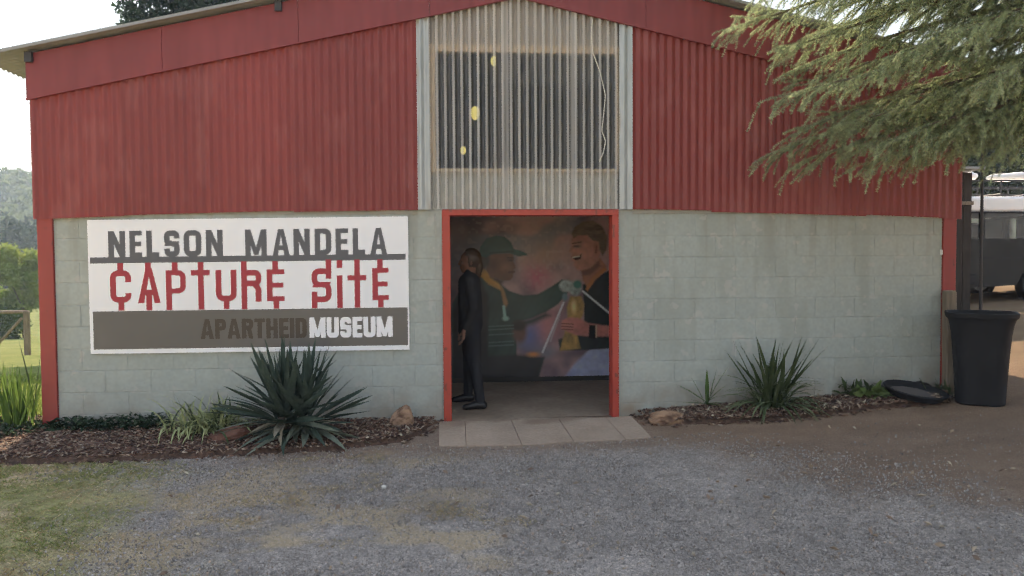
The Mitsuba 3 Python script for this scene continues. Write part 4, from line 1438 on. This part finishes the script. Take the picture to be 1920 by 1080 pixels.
for y0 in (vy + .05, vy + VW - .055):
    for a, b in ((.14, .5), (.6, 1.72), (1.82, 2.9), (3.0, 3.7)):
        put('window', prism_y([(vx + a, vz + 1.162), (vx + b + (.25 if a == 3.0 else 0), vz + 1.162), (vx + b - (.2 if a == 3.0 else 0), vz + 1.619), (vx + a, vz + 1.619)], y0, y0 + .004), 'mat_glass', van)
put('window', prism_y([(vx + .07, vz + 1.162), (vx + .08, vz + 1.162), (vx + .12, vz + 1.619), (vx + .11, vz + 1.619)], vy + .08, vy + VW - .08), 'mat_glass', van)
put('rear_panel', bx(vx + .07, vx + .58, vy + VW - .12, vy + VW - .075, vz + 1.163, vz + 1.618), 'mat_black_rubber', van)  # added unseen dark panel that keeps the first window dark
seats = [bx(vx + .15, vx + .55, vy + .1, vy + VW - .1, vz + 1.163, vz + 1.45, .03), bx(vx + 1.7, vx + 1.85, vy + .12, vy + .7, vz + 1.163, vz + 1.6, .03), bx(vx + 1.7, vx + 1.85, vy + 1.0, vy + 1.6, vz + 1.163, vz + 1.6, .03)]
put('seat', cat(seats), 'mat_black_rubber', van)
rf = m3.Manifold.batch_hull([m3.Manifold.sphere(.07, 16).translate([vx + a, vy + b, vz + c]) for a in (.14, 3.75) for b in (.1, VW - .1) for c in (1.71, 1.86)])
put('roof', rf, 'mat_van_white', van, smooth=40)
put('gutter', bx(vx + .08, vx + 3.8, vy + .0, vy + VW, vz + 1.622, vz + 1.645), 'mat_black_plastic', van)
for wx in (1.65, 3.8):
    for y0 in (vy + .01, vy + VW - .21):
        w = trimesh.creation.cylinder(radius=.33, height=.2, sections=32)
        w.apply_transform(trimesh.transformations.rotation_matrix(math.pi / 2, [1, 0, 0]))
        w.apply_translation((vx + wx, y0 + .1, vz + .33))
        wk = put('wheel', w, 'mat_black_rubber', van, smooth=30)
        w = trimesh.creation.cylinder(radius=.18, height=.21, sections=24)
        w.apply_transform(trimesh.transformations.rotation_matrix(math.pi / 2, [1, 0, 0]))
        w.apply_translation((vx + wx, y0 + .1, vz + .33))
        put('rim', w, 'mat_galv', wk, smooth=30)
put('trim_strip', cat([bx(vx + .55, vx + 4.7, vy - .012, vy - .001, vz + .80, vz + .83), bx(vx - .03, vx + .4, vy - .02, vy + VW + .02, vz + .34, vz + .52, .01)]), 'mat_black_plastic', van)
put('tail_light', bx(vx - .012, vx + .06, vy + .02, vy + .14, vz + .85, vz + 1.1, .008), 'mat_sign_red', van)
put('mirror', bx(vx - .02, vx + .12, vy - .2, vy - .05, vz + 1.55, vz + 1.60, .01), 'mat_galv', van)
rk = []
for a in np.linspace(.3, 3.6, 6):
    for b in (.12, VW - .12):
        rk.append(tube([(vx + a, vy + b, vz + 1.92), (vx + a, vy + b, vz + 2.22)], .014, 6))
    rk.append(tube([(vx + a, vy + .12, vz + 1.98), (vx + a, vy + VW - .12, vz + 1.98)], .012, 6))
for b in (.12, VW - .12):
    for zz in (2.10, 2.22):
        rk.append(tube([(vx + .3, vy + b, vz + zz), (vx + 3.6, vy + b, vz + zz)], .012, 6))
put('roof_rack', cat(rk), 'mat_dark_steel', van, smooth=True)
principled('mat_white_roll', (.78, .78, .76), .8)  # invented white rolls, put in for pale blobs above the rack
for i, (a, b) in enumerate(((.28, .68), (.86, 1.9))):
    pts = [V(vx + a + (b - a) * t, vy + .35 + .03 * math.sin(9 * t), vz + 2.29 + .05 * t + .01 * math.sin(14 * t)) for t in np.linspace(0, 1, 9)]
    put('canvas_roll', tube(pts, [.03, .065, .075, .08, .075, .08, .075, .065, .03], 12), 'mat_white_roll', smooth=True,
        label=('short added white roll lying on the end of the roof rack', 'longer added white roll lying farther along the roof rack')[i], category='white roll')

# ---------------------------------------------------------------- person in the doorway
SK = []
person = thing('person', 'person in dark jacket and trousers with brown hair standing just inside the doorway', 'person')


def chain(pts):
    out = []
    for (a, ra), (b, rb) in zip(pts[:-1], pts[1:]):
        out.append(m3.Manifold.batch_hull([m3.Manifold.sphere(ra, 18).translate(list(a)), m3.Manifold.sphere(rb, 18).translate(list(b))]))
    return out


def fuse(parts, res=.03, it=6):
    m = m3.Manifold.batch_boolean(parts, m3.OpType.Add).refine_to_length(res).to_mesh()
    t = trimesh.Trimesh(m.vert_properties[:, :3], m.tri_verts, process=True)
    trimesh.smoothing.filter_taubin(t, lamb=.5, nu=.53, iterations=it)
    return t


PX, PY, PZ = .155, .72, .095


def pp(x, y, z):
    return (PX + x, PY + y, PZ + z)


principled('mat_black_cloth', proc(lambda p, n, uv: mix((.010, .011, .013), (.02, .02, .024), fbm(p.x * 20, p.y * 20, p.z * 20, 3))), .9)
principled('mat_dark_trousers', (.012, .013, .018), .9)
principled('mat_skin', (.16, .08, .05), .7)
principled('mat_hair', proc(lambda p, n, uv: mix((.03, .017, .009), (.075, .042, .02), fbm(p.x * 60, p.y * 60, p.z * 12, 3))), .5)
principled('mat_shoe', (.012, .012, .013), .4)
# trousers: hips and two legs, right foot forward towards the viewer
legs = []
legs += chain([(pp(.0, -.06, .84), .105), (pp(.035, -.12, .47), .066), (pp(.085, -.20, .09), .048)])
legs += chain([(pp(.0, .06, .84), .105), (pp(-.015, .13, .47), .066), (pp(-.03, .22, .09), .048)])
legs += chain([(pp(0, -.06, .86), .115), (pp(0, .06, .86), .115)])
legs += chain([(pp(0, 0, .86), .13), (pp(0, 0, .98), .12)])
put('trousers', fuse(legs), 'mat_dark_trousers', person, smooth=True)
tor = []
tor += chain([(pp(0, -.04, .93), .125), (pp(-.005, -.05, 1.13), .122), (pp(-.01, -.06, 1.28), .115)])
tor += chain([(pp(0, .04, .93), .125), (pp(-.005, .05, 1.13), .122), (pp(-.01, .06, 1.28), .115)])
tor += chain([(pp(-.01, -.14, 1.31), .068), (pp(-.01, .14, 1.31), .068)])
tor += chain([(pp(-.005, 0, 1.33), .07), (pp(-.01, 0, 1.40), .056)])
tor += chain([(pp(-.01, -.165, 1.30), .06), (pp(.03, -.205, 1.03), .046), (pp(-.06, -.20, .84), .036)])
tor += chain([(pp(-.01, .165, 1.30), .06), (pp(.02, .205, 1.03), .046), (pp(-.07, .20, .83), .036)])
tor += chain([(pp(-.03, -.08, .80), .10), (pp(-.03, .08, .80), .10)])
put('jacket', fuse(tor), 'mat_black_cloth', person, smooth=True)


def hand(side):
    o = pp(-.075, .2 * side, .80)
    b = []
    b += chain([((o[0], o[1] - .018, o[2]), .020), ((o[0] - .008, o[1] - .018, o[2] - .07), .016)])
    b += chain([((o[0], o[1] + .018, o[2]), .020), ((o[0] - .008, o[1] + .018, o[2] - .07), .016)])
    b += [m3.Manifold.batch_hull([m3.Manifold.sphere(.018, 12).translate([o[0] - .004, o[1] + s, o[2] - k]) for s in (-.018, .018) for k in (0, .07)])]
    for i, (s, L) in enumerate(((-.028, .062), (-.010, .072), (.010, .068), (.028, .052))):
        p0 = (o[0] - .008, o[1] + s, o[2] - .075)
        p1 = (o[0] - .022, o[1] + s, o[2] - .075 - L * .5)
        p2 = (o[0] - .050, o[1] + s, o[2] - .075 - L * .85)
        b += chain([(p0, .0088), (p1, .0082), (p2, .007)])
    b += chain([((o[0] - .01, o[1] - .02 * side, o[2] - .015), .013), ((o[0] - .045, o[1] - .032 * side, o[2] - .05), .010), ((o[0] - .055, o[1] - .030 * side, o[2] - .08), .008)])
    return fuse(b, .006, 4)


put('hand', hand(-1), 'mat_skin', person, smooth=True)
put('hand', hand(1), 'mat_skin', person, smooth=True)
# head in profile, looking to the left
hd = []
hz = 1.50
hd += [m3.Manifold.sphere(.095, 32).scale([1.0, .80, 1.08]).translate(list(pp(-.005, 0, hz + .02)))]
hd += chain([(pp(-.04, -.012, hz - .02), .062), (pp(-.062, 0, hz - .082), .034)])
hd += chain([(pp(-.04, .012, hz - .02), .062), (pp(-.062, 0, hz - .082), .034)])
hd += chain([(pp(-.098, 0, hz + .012), .011), (pp(-.117, 0, hz - .022), .012)])
hd += chain([(pp(-.096, 0, hz - .05), .012), (pp(-.092, 0, hz - .062), .014)])
hd += chain([(pp(-.085, -.034, hz + .022), .015), (pp(-.085, .034, hz + .022), .015)])
hd += chain([(pp(.01, 0, hz - .05), .056), (pp(-.005, 0, hz - .14), .054)])
for s in (-1, 1):
    hd += chain([(pp(.012, .074 * s, hz + .012), .017), (pp(.008, .076 * s, hz - .022), .012)])
put('head', fuse(hd, .010, 5), 'mat_skin', person, smooth=True)
principled('mat_eye', (.03, .02, .018), .2)
for s in (-1, 1):
    e = trimesh.creation.icosphere(subdivisions=2, radius=.011)
    e.apply_translation(pp(-.086, .032 * s, hz + .004))
    put('eye', e, 'mat_eye', person, smooth=True)
put('mouth', tube([pp(-.094, -.022, hz - .057), pp(-.104, 0, hz - .056), pp(-.094, .022, hz - .057)], .005, 6), 'mat_mouth', person, smooth=True)
hr = [m3.Manifold.sphere(.108, 32).scale([1.0, .86, 1.03]).translate(list(pp(.012, 0, hz + .035))) - m3.Manifold.cube([.2, .4, .4]).translate(list(pp(-.245, -.2, hz - .28))).rotate([0, 0, 0])]
hr[0] = hr[0] - m3.Manifold.cube([.12, .4, .2]).translate(list(pp(-.14, -.2, hz - .14)))
hr += chain([(pp(.075, 0, hz + .02), .045), (pp(.095, 0, hz - .06), .04), (pp(.075, 0, hz - .17), .022)])
put('hair', fuse(hr, .012, 4), 'mat_hair', person, smooth=True)
for (fx, fy) in ((.085, -.20), (-.03, .22)):
    s = chain([(pp(fx + .03, fy, .045), .042), (pp(fx - .02, fy, .05), .044), (pp(fx - .11, fy - .01, .034), .034), (pp(fx - .155, fy - .012, .028), .026)])
    put('shoe', fuse(s, .012, 4), 'mat_shoe', person, smooth=True)

# ---------------------------------------------------------------- cedar, top right
cedar = thing('cedar', 'drooping grey green cedar whose branches hang over the right end of the roof', 'tree')
CX, CY = 5.25, -1.75
cz = float(G(CX, CY))
cr = np.random.default_rng(99)
put('trunk', tube([(CX, CY, cz - .3), (CX + .02, CY, cz + .3), (CX + .03, CY + .02, 3), (CX, CY, 6), (CX + .03, CY, 9), (CX, CY, 12)], [.34, .26, .23, .18, .12, .03], 14), 'mat_bark', cedar, smooth=True)
needles_v, needles_c, twig_meshes = [], [], []


def needle_tufts(P, D, r, tone, size=1.0):
    """tufts of needles at the points P, leaning along D"""
    n = len(P)
    k = 16
    d = r.normal(size=(n, k, 3))
    d /= np.linalg.norm(d, axis=2, keepdims=True)
    d = d + D[:, None] * .55
    d /= np.linalg.norm(d, axis=2, keepdims=True)
    L = (.016 + .012 * r.random((n, k))) * size
    s = np.cross(d, r.normal(size=(n, k, 3)))
    s /= np.linalg.norm(s, axis=2, keepdims=True) + 1e-9
    w = .0019 * size
    p = P[:, None]
    v = np.stack([p - s * w, p + s * w, p + d * L[..., None]], 2)
    needles_v.append(v.reshape(-1, 3))
    t = np.clip(tone[:, None] + r.normal(0, .28, (n, 1)) + r.normal(0, .1, (n, k)), 0, 1)[..., None]
    col = V(.14, .225, .13) * (1 - t) + V(.58, .67, .42) * t
    old = (r.random((n, k)) < .05)[..., None]
    col = np.where(old, V(.34, .24, .10), col)
    needles_c.append(np.repeat(col.reshape(-1, 3), 3, axis=0))


def curve(p, d, L, droop, n, r, wob=.05):
    d = np.asarray(d, float) / np.linalg.norm(d)
    pts = [np.asarray(p, float)]
    for i in range(n):
        pts.append(pts[-1] + d * L / n)
        d = d + V(0, 0, -droop / n) + r.normal(0, wob, 3) * V(1, 1, .5)
        d /= np.linalg.norm(d)
    return np.array(pts)


def branch(p0, p1, sag, dens, r, tone0, size=1.0, sparse=1):
    """one main limb from the trunk to its tip with flat sprays of side shoots"""
    p0, p1 = np.asarray(p0, float), np.asarray(p1, float)
    Lb = np.linalg.norm(p1 - p0)
    t = np.linspace(0, 1, 16)
    pts = p0 + (p1 - p0) * t[:, None] + V(0, 0, 1) * (sag * 4 * t * (1 - t))[:, None]
    pts += np.cumsum(r.normal(0, .008, pts.shape), 0) * t[:, None]
    put('branch', tube(pts, np.linspace(.006 + .013 * Lb, .003, 16), 6), 'mat_bark', cedar, smooth=True)
    axis = (p1 - p0) / Lb
    hor = np.cross(axis, V(0, 0, 1))
    hor /= np.linalg.norm(hor)
    ns = int(Lb * dens)
    for i in range(ns):
        s = .22 + .78 * (i + r.random()) / ns
        q = np.array([np.interp(s, t, pts[:, k]) for k in range(3)])
        side = 1 if i % 2 else -1
        L = (.16 + .42 * (1 - s) ** .7 + .1 * r.random()) * min(1, Lb / 1.6)
        d = axis * (.8 + .4 * r.random()) + hor * side * (.35 + .6 * r.random()) + V(0, 0, r.normal(-.12, .2))
        c = curve(q, d, L, .15 + .5 * r.random(), 7, r, .03)
        shoot(c, r, tone0 + .25 * s, size, sparse)
        for j in range(int(L * 10)):
            ss_ = .15 + .8 * r.random()
            qq = np.array([np.interp(ss_, np.linspace(0, 1, 8), c[:, k]) for k in range(3)])
            dd = (c[-1] - c[0]) / L + r.normal(0, .4, 3) + V(0, 0, -.5)
            c2 = curve(qq, dd, .09 + .17 * r.random(), .35, 5, r, .02)
            shoot(c2, r, tone0 + .25 * s, size, sparse)
    shoot(pts[5:], r, tone0 + .3, size, sparse)


def shoot(c, r, tone, size=1.0, sparse=1):
    L = np.sum(np.linalg.norm(np.diff(c, axis=0), axis=1))
    k = max(4, int(L / .017 / sparse))
    s = np.linspace(0, 1, k)
    u = np.linspace(0, 1, len(c))
    P = np.stack([np.interp(s, u, c[:, i]) for i in range(3)], 1)
    D = np.gradient(P, axis=0)
    D /= np.linalg.norm(D, axis=1, keepdims=True) + 1e-9
    needle_tufts(P, D, r, np.full(k, tone) + .25 * s, size)
    twig_meshes.append(tube(c, np.linspace(.0035, .0012, len(c)), 3, caps=False))


limbs = [  # tip (x, y, z), height where it leaves the trunk, sag
    ((2.36, -.80, 3.45), 4.3, .20), ((2.62, -1.0, 3.72), 4.7, .2), ((2.70, -1.05, 3.26), 4.0, .22), ((2.85, -1.0, 3.12), 3.9, .2), ((3.00, -.75, 3.02), 3.7, .2), ((2.68, -1.2, 2.80), 3.5, .22),
    ((2.85, -.95, 2.62), 3.3, .24), ((2.80, -.55, 2.48), 3.1, .26), ((3.05, -.7, 2.40), 3.0, .25), ((3.15, -1.25, 2.62), 3.2, .2), ((3.30, -1.4, 2.42), 3.0, .22), ((3.45, -1.0, 2.33), 2.8, .22),
    ((3.60, -1.5, 2.40), 2.8, .2), ((3.85, -1.1, 2.32), 2.7, .2), ((4.05, -1.7, 2.33), 2.7, .15), ((3.2, -1.7, 3.0), 3.5, .2), ((3.3, -1.9, 3.4), 3.9, .2), ((2.9, -1.5, 3.65), 4.4, .2),
    ((3.5, -2.1, 3.1), 3.6, .2), ((3.6, -2.2, 2.75), 3.2, .18), ((3.1, -.45, 3.45), 4.0, .2), ((3.6, -.5, 2.85), 3.3, .2), ((3.9, -2.4, 2.95), 3.3, .15), ((4.0, -2.5, 3.3), 3.7, .15),
    ((3.4, -1.3, 3.8), 4.6, .2), ((2.5, -1.0, 4.05), 5.1, .2), ((3.0, -1.3, 4.15), 4.9, .2), ((3.45, -1.5, 4.0), 4.7, .2), ((3.7, -1.0, 3.8), 4.5, .2), ((3.2, -.9, 3.85), 4.6, .2), ((2.75, -1.25, 3.9), 4.8, .2), ((2.9, -.8, 3.95), 4.9, .2), ((2.7, -1.5, 4.35), 5.4, .2), ((3.3, -1.0, 4.2), 5.0, .2), ((3.2, -1.7, 4.0), 4.8, .2), ((3.7, -2.0, 3.75), 4.4, .18), ((3.9, -1.2, 4.0), 4.7, .15), ((3.5, -.9, 3.55), 4.2, .18), ((4.1, -1.9, 3.4), 3.9, .12), ((3.1, -1.2, 3.55), 4.2, .2), ((3.9, -.6, 3.3), 3.7, .15), ((4.2, -.7, 2.6), 2.9, .12), ((2.55, -1.7, 4.0), 5.0, .2), ((3.0, -2.4, 3.9), 4.8, .2), ((3.7, -1.6, 3.4), 3.8, .2), ((3.9, -1.5, 2.8), 3.1, .15),
]
for i, (tip, h, sag) in enumerate(limbs):
    branch((CX, CY, min(h, tip[2] + .25 + .12 * (CX - tip[0]))), (tip[0], tip[1], tip[2] + .07), .10, 14, cr, .20 + .25 * cr.random())
for i in range(170):   # unseen other sides and upper storeys, filled out wide to shade the right
    h = cr.uniform(3.6, 10.5)
    az = cr.uniform(-math.pi, math.pi)
    L = 4.4 * (1 - (h - 3.2) / 10)
    tip = V(CX + L * math.cos(az), CY + L * math.sin(az), h - .22 * L)
    if math.sin(az) > .05 and h < 9:
        continue
    if tip[0] < .84 * (tip[1] + 7) + .5 and tip[2] < 4.3 + .25 * max(0, tip[1] + 1.5):
        continue
    branch((CX, CY, h), tip, .15, 7, cr, .25, 2.6, 3)
nv, nc = np.vstack(needles_v), np.vstack(needles_c)
scene['mat_needles'] = {'type': 'principledthin', 'base_color': {'type': 'mesh_attribute', 'name': 'vertex_color'}, 'roughness': .45, 'diff_trans': .9, 'spec_trans': 0.0}
scene[f'{cedar}__needles'] = mikit.ply(tm(nv, np.arange(len(nv)).reshape(-1, 3)), 'mat_needles', color=nc)
say(f'{cedar}__needles', kind='stuff')
tv, tf, k = [], [], 0
for m in twig_meshes:
    tv.append(m.vertices); tf.append(m.faces + k); k += len(m.vertices)
scene[f'{cedar}__twigs'] = mikit.ply(tm(np.vstack(tv), np.vstack(tf)), 'mat_bark')
say(f'{cedar}__twigs', kind='stuff')
print('needles', len(nv) // 3, 'twig tris', sum(map(len, tf)), 'entries', len(scene))

# ---------------------------------------------------------------- the hazy air
scene['air'] = {'type': 'homogeneous', 'albedo': {'type': 'rgb', 'value': [.95, .95, .95]}, 'sigma_t': {'type': 'rgb', 'value': [.0006, .00075, .0010]}}
scene['camera']['medium'] = {'type': 'ref', 'id': 'air'}
scene['haze'] = {'type': 'cube', 'to_world': T().translate([0, 0, 48]).scale([1300, 1300, 74]), 'bsdf': {'type': 'null'}, 'interior': {'type': 'ref', 'id': 'air'}}
say('haze', kind='stuff', label='thin pale haze over the whole valley', category='haze')
